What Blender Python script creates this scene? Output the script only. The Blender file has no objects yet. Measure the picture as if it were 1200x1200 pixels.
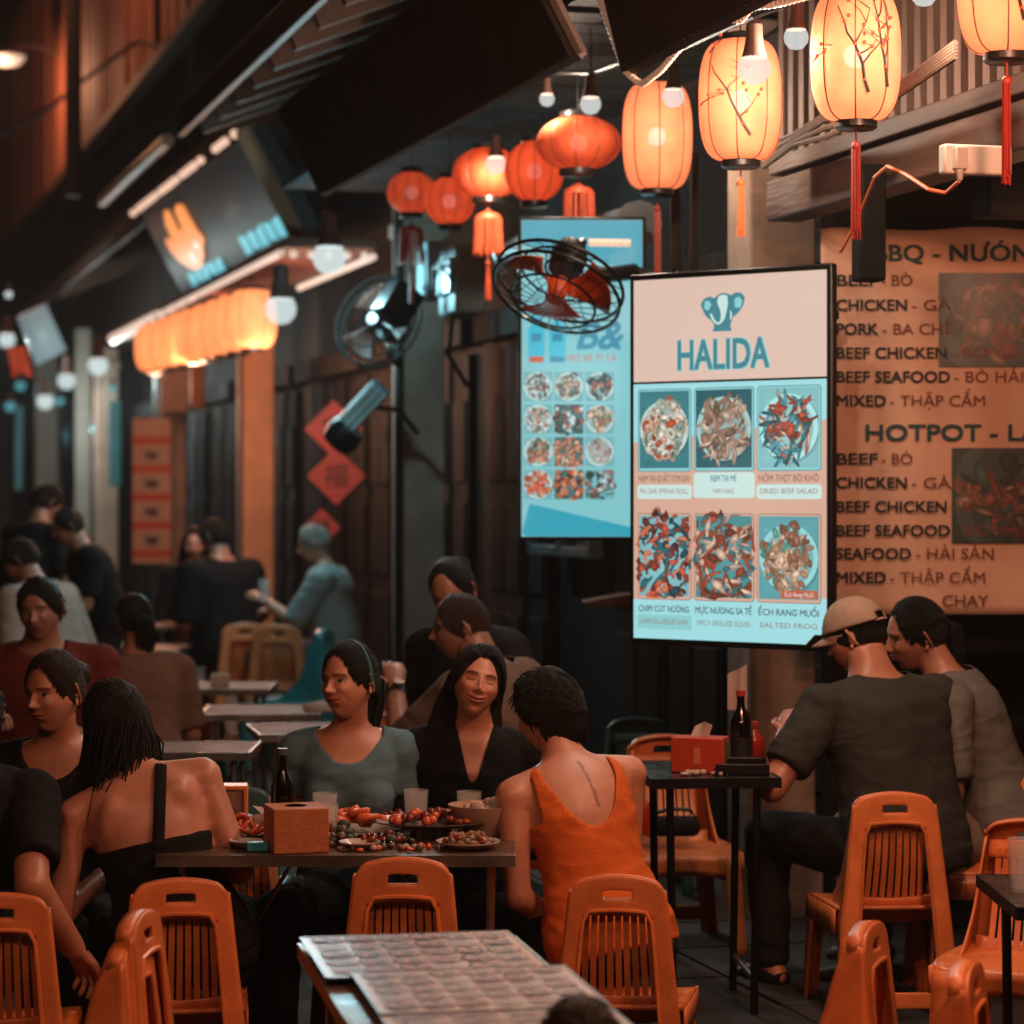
import bpy, bmesh, math, random
import numpy as np
from math import sin, cos, pi, radians as R
from mathutils import Vector, Matrix, noise as mnoise

# ------------------------------------------------------------------ scene, camera, sky, exposure
SC = bpy.context.scene
COL = SC.collection
F_PX, HZ, CAM_H = 3000.0, 580.0, 1.65        # focal length and horizon of the photograph, in its 1200 px
cd = bpy.data.cameras.new('camera'); CAM = bpy.data.objects.new('camera', cd); COL.objects.link(CAM)
cd.sensor_width = 36; cd.lens = 36 * F_PX / 1200; cd.shift_y = -(600 - HZ) / 1200
cd.clip_start = .1; cd.clip_end = 400
CAM.location = (0, 0, CAM_H); CAM.rotation_euler = (R(90), 0, 0)
cd.dof.use_dof = True; cd.dof.focus_distance = 6.85; cd.dof.aperture_fstop = 3.0; cd.dof.aperture_blades = 0
SC.camera = CAM

w = bpy.data.worlds.new('World'); SC.world = w; w.use_nodes = True
wn = w.node_tree.nodes; wl = w.node_tree.links; wn.clear()
sky = wn.new('ShaderNodeTexSky'); sky.sky_type = 'NISHITA'; sky.sun_disc = False
sky.sun_elevation = R(-6); sky.sun_rotation = R(200)      # long after sunset
bg = wn.new('ShaderNodeBackground'); bg.inputs['Strength'].default_value = .10
wo = wn.new('ShaderNodeOutputWorld'); wl.new(sky.outputs[0], bg.inputs[0]); wl.new(bg.outputs[0], wo.inputs[0])

vs = SC.view_settings; vs.view_transform = 'Standard'; vs.look = 'None'; vs.exposure = 0; vs.gamma = 1; vs.use_curve_mapping = False
cy = SC.cycles
cy.use_denoising = True; cy.use_adaptive_sampling = True; cy.adaptive_threshold = .03; cy.max_bounces = 5; cy.diffuse_bounces = 2; cy.glossy_bounces = 3; cy.transmission_bounces = 4
cy.transparent_max_bounces = 8; cy.caustics_reflective = False; cy.caustics_refractive = False
cy.sample_clamp_indirect = 1.5; cy.blur_glossy = .5
random.seed(7); rnd = random.Random(11)

# ------------------------------------------------------------------ helpers
TH = math.atan(.2766)                         # the street runs away to the left by this angle
def at(px, py, Y):                            # a point seen at a pixel of the photograph, at distance Y
    return Vector(((px - 600) / F_PX * Y, Y, CAM_H + (HZ - py) / F_PX * Y))
def fac(Y, out=0., z=0.):                     # a point on the row of house fronts (out: metres towards the street)
    return Vector((3.468 - .2766 * Y - out * cos(TH), Y - out * sin(TH), z))
def hexc(h):
    h = h.lstrip('#'); r = [int(h[i:i + 2], 16) / 255 for i in (0, 2, 4)]
    return tuple(c / 12.92 if c <= .04045 else ((c + .055) / 1.055) ** 2.4 for c in r)

class MB:                                     # collects shapes into one mesh
    def __init__(s): s.v = []; s.f = []; s.m = []; s.cur = 0; s.uv = None
    def add(s, vs_, fs, M=None):
        o = len(s.v)
        s.v += [tuple(M @ Vector(p)) for p in vs_] if M is not None else [tuple(p) for p in vs_]
        for f in fs: s.f.append(tuple(i + o for i in f)); s.m.append(s.cur)
        return s
    def box(s, c, d, M=None, taper=1.):
        x, y, z = c; a, b, h = d[0] / 2, d[1] / 2, d[2] / 2; t = taper
        v = [(x - a, y - b, z - h), (x + a, y - b, z - h), (x + a, y + b, z - h), (x - a, y + b, z - h),
             (x - a * t, y - b * t, z + h), (x + a * t, y - b * t, z + h), (x + a * t, y + b * t, z + h), (x - a * t, y + b * t, z + h)]
        return s.add(v, [(3, 2, 1, 0), (4, 5, 6, 7), (0, 1, 5, 4), (1, 2, 6, 5), (2, 3, 7, 6), (3, 0, 4, 7)], M)
    def tube(s, pts, rad, seg=8, caps=True, flat=1., M=None):
        pts = [Vector(p) for p in pts]; n = len(pts)
        rad = [rad] * n if not hasattr(rad, '__len__') else rad
        vs_, fs = [], []; up = None
        for i, p in enumerate(pts):
            d = (pts[min(i + 1, n - 1)] - pts[max(i - 1, 0)])
            d = d.normalized() if d.length > 1e-9 else Vector((0, 0, 1))
            if up is None:
                up = Vector((0, 0, 1)) if abs(d.z) < .9 else Vector((0, 1, 0))
            a = d.cross(up)
            a = a.normalized() if a.length > 1e-6 else d.orthogonal().normalized()
            b = a.cross(d).normalized(); up = b
            for k in range(seg):
                t = 2 * pi * k / seg
                vs_.append(p + a * (cos(t) * rad[i]) + b * (sin(t) * rad[i] * flat))
        for i in range(n - 1):
            for k in range(seg):
                k2 = (k + 1) % seg
                fs.append((i * seg + k, i * seg + k2, (i + 1) * seg + k2, (i + 1) * seg + k))
        if caps:
            fs.append(tuple(range(seg - 1, -1, -1))); fs.append(tuple((n - 1) * seg + k for k in range(seg)))
        return s.add(vs_, fs, M)
    def lathe(s, prof, seg=20, M=None, lobes=0, lobe=0.):
        vs_, fs = [], []; n = len(prof)
        for r, z in prof:
            for k in range(seg):
                t = 2 * pi * k / seg; q = r * (1 - lobe + lobe * abs(sin(lobes * t / 2))) if lobes else r
                vs_.append((cos(t) * q, sin(t) * q, z))
        for i in range(n - 1):
            for k in range(seg):
                k2 = (k + 1) % seg
                fs.append((i * seg + k, i * seg + k2, (i + 1) * seg + k2, (i + 1) * seg + k))
        if prof[0][0] > 1e-6: fs.append(tuple(range(seg - 1, -1, -1)))
        if prof[-1][0] > 1e-6: fs.append(tuple((n - 1) * seg + k for k in range(seg)))
        return s.add(vs_, fs, M)
    def grid(s, fn, nu, nv, M=None, keep=None):
        vs_ = [fn(i / nu, j / nv) for j in range(nv + 1) for i in range(nu + 1)]
        fs = []
        for j in range(nv):
            for i in range(nu):
                if keep is None or keep((i + .5) / nu, (j + .5) / nv):
                    a = j * (nu + 1) + i; fs.append((a, a + 1, a + nu + 2, a + nu + 1))
        return s.add(vs_, fs, M)
    def prism(s, poly, y0, y1, M=None):       # polygon in x,z pushed along y
        n = len(poly)
        v = [(x, y0, z) for x, z in poly] + [(x, y1, z) for x, z in poly]
        f = [tuple(range(n)), tuple(range(2 * n - 1, n - 1, -1))] + [(i, i + n, (i + 1) % n + n, (i + 1) % n) for i in range(n)]
        return s.add(v, f, M)
    def ball(s, c, r, seg=12, rings=8, M=None):
        r = (r, r, r) if not hasattr(r, '__len__') else r
        prof = []
        vs_, fs = [], []
        for i in range(rings + 1):
            a = pi * i / rings
            for k in range(seg):
                t = 2 * pi * k / seg
                vs_.append((c[0] + r[0] * sin(a) * cos(t), c[1] + r[1] * sin(a) * sin(t), c[2] - r[2] * cos(a)))
        for i in range(rings):
            for k in range(seg):
                k2 = (k + 1) % seg; fs.append((i * seg + k, i * seg + k2, (i + 1) * seg + k2, (i + 1) * seg + k))
        return s.add(vs_, fs, M)

def finish(me, smooth, angle=40):
    me.polygons.foreach_set('use_smooth', [bool(smooth)] * len(me.polygons))
    if smooth:
        try: me.set_sharp_from_angle(angle=R(angle))
        except Exception: pass
    me.update()
def link(name, me, parent=None, loc=None, rot=None):
    o = bpy.data.objects.new(name, me); COL.objects.link(o); o.parent = parent
    if loc is not None: o.location = loc
    if rot is not None: o.rotation_euler = rot
    return o
def obj(name, mb, m, parent=None, smooth=True, bevel=0., seg=2, loc=None, rot=None, angle=40, weld=False):
    me = bpy.data.meshes.new(name); me.from_pydata(mb.v, [], mb.f); me.validate()
    ms = m if isinstance(m, (list, tuple)) else [m]
    for q in ms: me.materials.append(q)
    if len(ms) > 1 and len(me.polygons) == len(mb.m): me.polygons.foreach_set('material_index', mb.m)
    if weld:
        b = bmesh.new(); b.from_mesh(me); bmesh.ops.remove_doubles(b, verts=b.verts, dist=1e-5); bmesh.ops.recalc_face_normals(b, faces=b.faces); b.to_mesh(me); b.free()
    finish(me, smooth, angle)
    o = link(name, me, parent, loc, rot)
    if bevel:
        md = o.modifiers.new('bevel', 'BEVEL'); md.width = bevel; md.segments = seg; md.limit_method = 'ANGLE'; md.angle_limit = R(35)
    return o
def tag(o, label=None, cat=None, group=None, kind=None):
    if label: o['label'] = label
    if cat: o['category'] = cat
    if group: o['group'] = group
    if kind: o['kind'] = kind
    return o
def thing(name, label, cat, loc=(0, 0, 0), rotz=0., group=None, sc=None):
    o = bpy.data.objects.new(name, None); COL.objects.link(o); o.empty_display_size = .1
    o.location = loc; o.rotation_euler = (0, 0, rotz)
    if sc: o.scale = sc if hasattr(sc, '__len__') else (sc, sc, sc)
    return tag(o, label, cat, group)
def copy_tree(o, parent=None):
    c = o.copy(); COL.objects.link(c); c.parent = parent
    for ch in list(o.children): copy_tree(ch, c)
    return c
def point(name, parent, loc, watts, color, size=.03):
    l = bpy.data.lights.new(name, 'POINT'); l.energy = watts; l.color = color; l.shadow_soft_size = size
    o = bpy.data.objects.new(name, l); COL.objects.link(o); o.parent = parent; o.location = loc
    return o

# ------------------------------------------------------------------ materials
MATS = {}
def nt(m): return m.node_tree.nodes, m.node_tree.links
def mat(name, col=(.5, .5, .5), rough=.5, metal=0., var=.0, vscale=4., bump=0., bscale=60., stretch=None, emit=None, estr=0., spec=.5, alpha=1., trans=0., coat=0., rvar=0.):
    if name in MATS: return MATS[name]
    if isinstance(col, str): col = hexc(col)
    m = bpy.data.materials.new(name); m.use_nodes = True; n, l = nt(m)
    p = n['Principled BSDF']; p.inputs['Base Color'].default_value = (*col[:3], 1); p.inputs['Roughness'].default_value = rough
    p.inputs['Metallic'].default_value = metal; p.inputs['Specular IOR Level'].default_value = spec
    p.inputs['Alpha'].default_value = alpha; p.inputs['Transmission Weight'].default_value = trans; p.inputs['Coat Weight'].default_value = coat
    if var or bump or rvar:
        tc = n.new('ShaderNodeTexCoord'); mp = n.new('ShaderNodeMapping'); l.new(tc.outputs['Object'], mp.inputs[0])
        if stretch: mp.inputs['Scale'].default_value = stretch
    if var or rvar:
        a = n.new('ShaderNodeTexNoise'); a.inputs['Scale'].default_value = vscale; a.inputs['Detail'].default_value = 6; a.inputs['Roughness'].default_value = .65
        l.new(mp.outputs[0], a.inputs[0])
        cr = n.new('ShaderNodeMapRange'); cr.inputs[1].default_value = .3; cr.inputs[2].default_value = .7; cr.inputs[3].default_value = 1 - var; cr.inputs[4].default_value = 1 + var * .6
        l.new(a.outputs[0], cr.inputs[0])
        mx = n.new('ShaderNodeVectorMath'); mx.operation = 'SCALE'; mx.inputs[0].default_value = col[:3]; l.new(cr.outputs[0], mx.inputs['Scale'])
        l.new(mx.outputs[0], p.inputs['Base Color'])
        if rvar:
            rr = n.new('ShaderNodeMapRange'); rr.inputs[1].default_value = .3; rr.inputs[2].default_value = .7; rr.inputs[3].default_value = rough - rvar; rr.inputs[4].default_value = rough + rvar
            l.new(a.outputs[0], rr.inputs[0]); l.new(rr.outputs[0], p.inputs['Roughness'])
    if bump:
        b = n.new('ShaderNodeTexNoise'); b.inputs['Scale'].default_value = bscale; b.inputs['Detail'].default_value = 4
        l.new(mp.outputs[0], b.inputs[0])
        bp = n.new('ShaderNodeBump'); bp.inputs['Strength'].default_value = bump; bp.inputs['Distance'].default_value = .01
        l.new(b.outputs[0], bp.inputs['Height']); l.new(bp.outputs[0], p.inputs['Normal'])
    if emit is not None:
        e = hexc(emit) if isinstance(emit, str) else emit
        p.inputs['Emission Color'].default_value = (*e, 1); p.inputs['Emission Strength'].default_value = estr
    MATS[name] = m; return m
def bulb_mat(name, col, strength):            # frosted glass of a lit bulb: glows and lets its lamp shine through
    if name in MATS: return MATS[name]
    m = bpy.data.materials.new(name); m.use_nodes = True; n, l = nt(m); n.clear()
    e = n.new('ShaderNodeEmission'); e.inputs[0].default_value = (*col, 1); e.inputs[1].default_value = strength
    t = n.new('ShaderNodeBsdfTransparent'); x = n.new('ShaderNodeMixShader'); x.inputs[0].default_value = .5
    o = n.new('ShaderNodeOutputMaterial'); l.new(e.outputs[0], x.inputs[2]); l.new(t.outputs[0], x.inputs[1]); l.new(x.outputs[0], o.inputs[0])
    MATS[name] = m; return m
def paper_mat(name, col, glow, gstr, see=.0):      # lantern paper: translucent, lit from inside
    if name in MATS: return MATS[name]
    m = bpy.data.materials.new(name); m.use_nodes = True; n, l = nt(m); n.clear()
    tc = n.new('ShaderNodeTexCoord'); a = n.new('ShaderNodeTexNoise'); a.inputs['Scale'].default_value = 14; a.inputs['Detail'].default_value = 5
    l.new(tc.outputs['Object'], a.inputs[0])
    r = n.new('ShaderNodeMapRange'); r.inputs[1].default_value = .3; r.inputs[2].default_value = .7; r.inputs[3].default_value = .8; r.inputs[4].default_value = 1.1; l.new(a.outputs[0], r.inputs[0])
    v = n.new('ShaderNodeVectorMath'); v.operation = 'SCALE'; v.inputs[0].default_value = col; l.new(r.outputs[0], v.inputs['Scale'])
    t = n.new('ShaderNodeBsdfTranslucent'); d = n.new('ShaderNodeBsdfDiffuse'); l.new(v.outputs[0], t.inputs[0]); l.new(v.outputs[0], d.inputs[0])
    x = n.new('ShaderNodeMixShader'); x.inputs[0].default_value = .3; l.new(t.outputs[0], x.inputs[1]); l.new(d.outputs[0], x.inputs[2])
    e = n.new('ShaderNodeEmission'); e.inputs[0].default_value = (*glow, 1); e.inputs[1].default_value = gstr
    ad = n.new('ShaderNodeAddShader'); l.new(x.outputs[0], ad.inputs[0]); l.new(e.outputs[0], ad.inputs[1])
    tr = n.new('ShaderNodeBsdfTransparent'); xs = n.new('ShaderNodeMixShader'); xs.inputs[0].default_value = see; l.new(ad.outputs[0], xs.inputs[1]); l.new(tr.outputs[0], xs.inputs[2])
    o = n.new('ShaderNodeOutputMaterial'); l.new(xs.outputs[0], o.inputs[0])
    MATS[name] = m; return m
def food_mat(name, back, plate, cols, seed=0, scale=9., backlit=0., plate_r=.9, food_r=.68, aspect=1., stripes=False):
    """flat print of a plate of food; backlit > 0 for a light box"""
    if name in MATS: return MATS[name]
    m = bpy.data.materials.new(name); m.use_nodes = True; n, l = nt(m); p = n['Principled BSDF']
    uv = n.new('ShaderNodeTexCoord')
    def vm(op, a, b=None, **k):
        q = n.new('ShaderNodeVectorMath'); q.operation = op
        if hasattr(a, 'is_linked'): l.new(a, q.inputs[0])
        else: q.inputs[0].default_value = a
        if b is not None:
            if hasattr(b, 'is_linked'): l.new(b, q.inputs[1])
            else: q.inputs[1].default_value = b
        return q
    cen = vm('SUBTRACT', uv.outputs['UV'], (.5, .5, 0)); sc_ = vm('MULTIPLY', cen.outputs[0], (2, 2 * aspect, 0))
    nz = n.new('ShaderNodeTexNoise'); nz.inputs['Scale'].default_value = 4; off = vm('ADD', uv.outputs['UV'], (seed * 3.7, seed * 1.9, seed)); l.new(off.outputs[0], nz.inputs[0])
    ln = vm('LENGTH', sc_.outputs[0])
    wob = n.new('ShaderNodeMath'); wob.operation = 'MULTIPLY_ADD'; l.new(nz.outputs[0], wob.inputs[0]); wob.inputs[1].default_value = .5; l.new(ln.outputs['Value'], wob.inputs[2])
    def step(src, thr, soft=.05):
        r = n.new('ShaderNodeMapRange'); r.interpolation_type = 'SMOOTHSTEP'; l.new(src, r.inputs[0]); r.inputs[1].default_value = thr; r.inputs[2].default_value = thr + soft; return r.outputs[0]
    st = n.new('ShaderNodeVectorMath'); st.operation = 'MULTIPLY'; l.new(off.outputs[0], st.inputs[0]); st.inputs[1].default_value = (1, .28, 1) if stripes else (1, 1, 1)
    vo = n.new('ShaderNodeTexVoronoi'); vo.inputs['Scale'].default_value = scale; l.new(st.outputs[0], vo.inputs[0])
    n2 = n.new('ShaderNodeTexNoise'); n2.inputs['Scale'].default_value = scale * 1.1; n2.inputs['Detail'].default_value = 5; n2.inputs['Distortion'].default_value = 1.2; l.new(st.outputs[0], n2.inputs[0])
    sep = n.new('ShaderNodeSeparateColor'); l.new(vo.outputs['Color'], sep.inputs[0])
    av = n.new('ShaderNodeMath'); av.operation = 'MULTIPLY_ADD'; l.new(sep.outputs[0], av.inputs[0]); av.inputs[1].default_value = .45; 
    sh = n.new('ShaderNodeMath'); sh.operation = 'MULTIPLY_ADD'; l.new(n2.outputs[0], sh.inputs[0]); sh.inputs[1].default_value = 1.3; sh.inputs[2].default_value = -.38; l.new(sh.outputs[0], av.inputs[2])
    cr = n.new('ShaderNodeValToRGB'); l.new(av.outputs[0], cr.inputs[0])
    el = cr.color_ramp.elements
    while len(el) < len(cols): el.new(.5)
    for i, c in enumerate(cols): el[i].position = .08 + .84 * i / (len(cols) - 1); el[i].color = (*hexc(c), 1)
    def mix(f, a, b):
        q = n.new('ShaderNodeMix'); q.data_type = 'RGBA'; l.new(f, q.inputs[0])
        for s_, k in ((a, 6), (b, 7)):
            if hasattr(s_, 'is_linked'): l.new(s_, q.inputs[k])
            else: q.inputs[k].default_value = (*hexc(s_), 1)
        return q.outputs[2]
    bk = mix(nz.outputs[0], back[0], back[1])
    v2 = n.new('ShaderNodeTexVoronoi'); v2.inputs['Scale'].default_value = scale * 1.8; l.new(st.outputs[0], v2.inputs[0])
    shd = n.new('ShaderNodeMapRange'); shd.inputs[1].default_value = .0; shd.inputs[2].default_value = .75; shd.inputs[3].default_value = 1.35; shd.inputs[4].default_value = .35; l.new(v2.outputs['Distance'], shd.inputs[0])
    pc = n.new('ShaderNodeVectorMath'); pc.operation = 'SCALE'; l.new(cr.outputs[0], pc.inputs[0]); l.new(shd.outputs[0], pc.inputs['Scale'])
    c = mix(step(wob.outputs[0], food_r + .25), pc.outputs[0], plate)
    c = mix(step(ln.outputs['Value'], plate_r, .03), c, bk)
    if backlit:
        p.inputs['Base Color'].default_value = (.02, .02, .02, 1); l.new(c, p.inputs['Emission Color']); p.inputs['Emission Strength'].default_value = backlit
    else: l.new(c, p.inputs['Base Color'])
    p.inputs['Roughness'].default_value = .35
    MATS[name] = m; return m
def uvquad(name, pts, m, parent, kind=None):      # a flat printed picture with its own texture space
    me = bpy.data.meshes.new(name); me.from_pydata([tuple(p) for p in pts], [], [(0, 1, 2, 3)])
    u = me.uv_layers.new(name='UVMap'); u.data.foreach_set('uv', [0, 0, 1, 0, 1, 1, 0, 1]); me.materials.append(m); me.update()
    return link(name, me, parent)
def rounded(w, h, r, x0=0., z0=0., n=5):
    pts = []
    for cx, cz, a0 in ((x0 + w - r, z0 + r, -90), (x0 + w - r, z0 + h - r, 0), (x0 + r, z0 + h - r, 90), (x0 + r, z0 + r, 180)):
        for i in range(n + 1):
            a = R(a0 + 90 * i / n); pts.append((cx + r * cos(a), cz + r * sin(a)))
    return pts
def sheet(name, poly, y, m, parent):              # thin printed shape in x,z at depth y
    mb = MB(); mb.add([(x, y, z) for x, z in poly], [tuple(range(len(poly)))]); return obj(name, mb, m, parent, smooth=False)
def text(name, s, size, m, parent, x, z, y=-.003, align='LEFT', bold=0., xs=1., fit=None, shear=0., space=1., flatz=False):
    cu = bpy.data.curves.new(name, 'FONT'); cu.body = s; cu.size = size; cu.align_x = align;  cu.resolution_u = 3; cu.shear = shear; cu.space_character = space
    o = bpy.data.objects.new(name, cu); COL.objects.link(o)
    TEXTS.append((o, name, m, parent, x, z, y, xs, fit, flatz)); BOLD[o.name] = bold; return o
TEXTS = []; BOLD = {}
def finish_texts():
    bpy.context.view_layer.update(); dg = bpy.context.evaluated_depsgraph_get()
    for o, name, m, parent, x, z, y, xs, fit, flatz in TEXTS:
        me = bpy.data.meshes.new_from_object(o.evaluated_get(dg))
        k = np.empty(len(me.vertices) * 3); me.vertices.foreach_get('co', k); k = k.reshape(-1, 3)
        if fit and len(k):
            wd = k[:, 0].max() - k[:, 0].min()
            if wd > 0: xs = fit / wd
        q = np.stack([k[:, 0] * xs + x, np.full(len(k), y), k[:, 1] + z], 1) if not flatz else np.stack([k[:, 0] * xs + x, k[:, 1] + z, np.full(len(k), y)], 1)
        bd = BOLD.get(o.name, 0)
        if bd:                                     # heavier strokes: the outline repeated a hair to each side
            fs_ = [tuple(p_.vertices) for p_ in me.polygons]; nv_ = len(q); V_ = []; F_ = []
            for k_, (dx, dz) in enumerate(((-bd, -bd), (bd, -bd), (-bd, bd), (bd, bd), (0, 0))):
                V_ += [(a_ + dx, b_ - k_ * .00008, c_ + dz) for a_, b_, c_ in q.tolist()]; F_ += [tuple(i_ + k_ * nv_ for i_ in f_) for f_ in fs_]
            me = bpy.data.meshes.new(name); me.from_pydata(V_, [], F_)
        else: me.vertices.foreach_set('co', q.ravel())
        me.materials.clear(); me.materials.append(m); me.update()
        cu = o.data; bpy.data.objects.remove(o); bpy.data.curves.remove(cu)
        link(name, me, parent)
    TEXTS.clear()
# ------------------------------------------------------------------ printed pictures of dishes: flat shapes with their own colours
def print_mat(name, backlit):
    if name in MATS: return MATS[name]
    m = bpy.data.materials.new(name); m.use_nodes = True; n, l = nt(m); p = n['Principled BSDF']; a = n.new('ShaderNodeVertexColor'); a.layer_name = 'Col'
    if backlit: p.inputs['Base Color'].default_value = (.02, .02, .02, 1); l.new(a.outputs[0], p.inputs['Emission Color']); p.inputs['Emission Strength'].default_value = backlit
    else: l.new(a.outputs[0], p.inputs['Base Color'])
    p.inputs['Roughness'].default_value = .4; MATS[name] = m; return m
PICS = {}
def picture_mesh(key, bg, plate, pal, seed, kinds, m, n=95, rad=.40, plate_r=.49, size=.095, aspect=1.):
    """unit picture: background, plate and a heap of slices, prawns, rings, sticks and leaves"""
    if key in PICS: return PICS[key]
    if not plate: rad, n = rad * 1.5, int(n * 1.5)
    r = random.Random(seed); V, F, C = [], [], []; lay = [0]
    def fan(pts, c_in, c_out, cen=None):
        lay[0] += 1; y = -lay[0] * .000012; o = len(V)
        cx, cz = cen or (sum(p[0] for p in pts) / len(pts), sum(p[1] for p in pts) / len(pts))
        V.append((cx, y, cz)); C.append(c_in)
        for x, z in pts: V.append((min(max(x, .0), 1.), y, min(max(z, .0), 1.))); C.append(c_out)
        for i in range(len(pts)): F.append((o, o + 1 + i, o + 1 + (i + 1) % len(pts)))
    def mul(c, k): return tuple(min(1., q * k) for q in c)
    def ell(cx, cz, a, b, th, k=12, wob=0.): return [(cx + (cos(t) * a * cos(th) - sin(t) * b * sin(th)) * (1 + wob * r.uniform(-1, 1)), cz + (cos(t) * a * sin(th) + sin(t) * b * cos(th)) / aspect * (1 + wob * r.uniform(-1, 1))) for t in [2 * pi * i / k for i in range(k)]]
    B = hexc(bg); fan([(0, 0), (1, 0), (1, 1), (0, 1)], mul(B, 1.1), mul(B, .8))
    for _ in range(5): fan(ell(r.random(), r.random(), r.uniform(.05, .16), r.uniform(.03, .1), r.uniform(0, 3), 8, .2), mul(B, r.uniform(.5, 1.4)), mul(B, .8))
    if plate:
        P = hexc(plate); fan(ell(.52, .48, plate_r * 1.03, plate_r * 1.03, 0, 26), mul(B, .4), mul(B, .6)); fan(ell(.5, .5, plate_r, plate_r, 0, 28), mul(P, .7), P); fan(ell(.5, .5, plate_r * .84, plate_r * .84, 0, 28), mul(P, .8), mul(P, .62))
    cols = [hexc(c) for c in pal]
    items = []
    for k in range(n):
        q = math.sqrt(r.random()); a = r.uniform(0, 2 * pi); items.append((q, a))
    items.sort(key=lambda t: -t[0])
    for q, a in items:
        cx, cz = .5 + rad * q * cos(a), .5 + rad * q * sin(a) / 1.; c = r.choice(cols); th = r.uniform(0, pi); s = size * r.uniform(.7, 1.25); kd = r.choice(kinds); hi = mul(c, r.uniform(1.15, 1.6)); lo = mul(c, r.uniform(.3, .55))
        if kd == 'slice': fan(ell(cx, cz, s, s * .62, th, 10, .08), hi, lo)
        elif kd == 'stick': fan(ell(cx, cz, s * 1.9, s * .3, th, 8, .06), hi, lo)
        elif kd == 'leaf': fan([(cx + s * 1.2 * cos(th), cz + s * 1.2 * sin(th)), (cx - s * .4 * sin(th), cz + s * .4 * cos(th)), (cx - s * 1.2 * cos(th), cz - s * 1.2 * sin(th)), (cx + s * .4 * sin(th), cz - s * .4 * cos(th))], hi, lo)
        elif kd == 'ring': fan(ell(cx, cz, s, s * .7, th, 12), hi, lo); fan(ell(cx, cz, s * .5, s * .33, th, 10), mul(c, .2), mul(c, .35))
        elif kd == 'prawn':
            for i in range(5):
                t = th + i * .55; fan(ell(cx + s * .8 * cos(t), cz + s * .8 * sin(t) / aspect, s * (.55 - .07 * i), s * (.42 - .05 * i), t + pi / 2, 8), hi, lo)
    me = bpy.data.meshes.new('dish_picture'); me.from_pydata(V, [], F); me.materials.append(m)
    ca = me.color_attributes.new('Col', 'FLOAT_COLOR', 'POINT'); ca.data.foreach_set('color', np.array([(*c, 1) for c in C], dtype=np.float32).ravel()); me.update()
    PICS[key] = me; return me
def place_picture(me, parent, x0, z0, w_, h_, y, flat=False):
    o = link('dish_picture', me, parent, (x0, y, z0) if not flat else (x0, z0, y)); o.scale = (w_, 1, h_)
    if flat: o.rotation_euler = (R(-90), 0, 0); o.scale = (w_, 1, h_)
    return o
# ------------------------------------------------------------------ the street and its row of houses
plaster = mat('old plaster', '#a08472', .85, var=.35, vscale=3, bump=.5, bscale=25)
plaster_dark = mat('dark plaster', '#2a211d', .9, var=.4, vscale=2.5, bump=.5, bscale=20, spec=.15)  # darker than the pillar plaster, mottled at random
plaster_warm = mat('ochre plaster', '#b98766', .85, var=.25, vscale=3, bump=.4, bscale=25)
wood_dark = mat('dark stained wood', '#0d0a09', .75, var=.45, vscale=3, stretch=(6, 6, .6), bump=.3, bscale=12, rvar=.12, spec=.12)
wood_brown = mat('brown beam wood', '#4a3124', .6, var=.4, vscale=4, stretch=(5, .6, 5), bump=.35, bscale=12)
wood_slat = mat('weathered baluster wood', '#5a3d30', .6, var=.4, vscale=5, stretch=(6, 6, .8), bump=.3, bscale=14)
board_red = mat('red-brown cladding boards', '#86503a', .7, var=.45, vscale=2, stretch=(3, 3, .35), bump=.4, bscale=8)
tile_dark = mat('dark roof tile', '#1f1a18', .8, var=.3, bump=.4, bscale=20)
asphalt = mat('asphalt', (.025, .023, .022), .75, var=.5, vscale=1.2, bump=.6, bscale=90, rvar=.2)
paving = mat('pavement concrete', '#2a2522', .75, var=.4, vscale=2, bump=.4, bscale=50, rvar=.15)
metal_dark = mat('black painted metal', '#131211', .4, metal=.4, var=.2, rvar=.1)
metal_grey = mat('galvanised grey metal', '#6d7274', .45, metal=.6, var=.25, vscale=6)
metal_blue = mat('pale blue painted metal', '#7f9ba0', .5, var=.25, vscale=5)
glass_dark = mat('dark window glass', '#10181a', .08, spec=.9, var=.2)
white_plastic = mat('off-white plastic', '#b9aea4', .4, var=.1)
rubber = mat('black cable rubber', '#0d0c0b', .5)
glass_clear = mat('clear glass', '#e8ecec', .03, alpha=.22, spec=.8)

g = MB(); g.grid(lambda u, v: (-120 + 240 * u, -30 + 260 * v, .006 * mnoise.noise(Vector((u * 400, v * 400, 0)))), 80, 80)
tag(obj('road', g, asphalt), kind='structure')
# raised pavement in front of the houses
pv = MB(); pv.box((-.5, 24, .05), (1.0, 60, .1)); pv.box((3, 24, .05), (6.0, 60, .1))
pav = obj('pavement', pv, paving, smooth=False, loc=fac(3.0), rot=(0, 0, TH)); tag(pav, kind='structure')
slab_v = MB(); slab_v.box((0, 0, 0), (.486, .486, .03))
slab_me = None
for k in range(26):                            # paving slabs, near stretch only
    for j in range(2):
        if slab_me is None:
            s0 = obj('paving_slab', slab_v, paving, pav, smooth=False, bevel=.006); slab_me = s0.data; s = s0
        else:
            s = link('paving_slab', slab_me, pav)
        s.location = (-.76 + .5 * j, .25 + k * .5 - 0, .1 + .003 * rnd.random()); s.rotation_euler = (R(rnd.uniform(-.4, .4)), R(rnd.uniform(-.4, .4)), 0)
kb = MB()
kerb0 = None
for k in range(14):
    if kerb0 is None:
        kb.box((0, 0, 0), (.13, .98, .14)); kerb0 = obj('kerb_stone', kb, plaster_dark, pav, bevel=.012); q = kerb0
    else: q = link('kerb_stone', kerb0.data, pav)
    q.location = (-1.06, .5 + k, .062)

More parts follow.
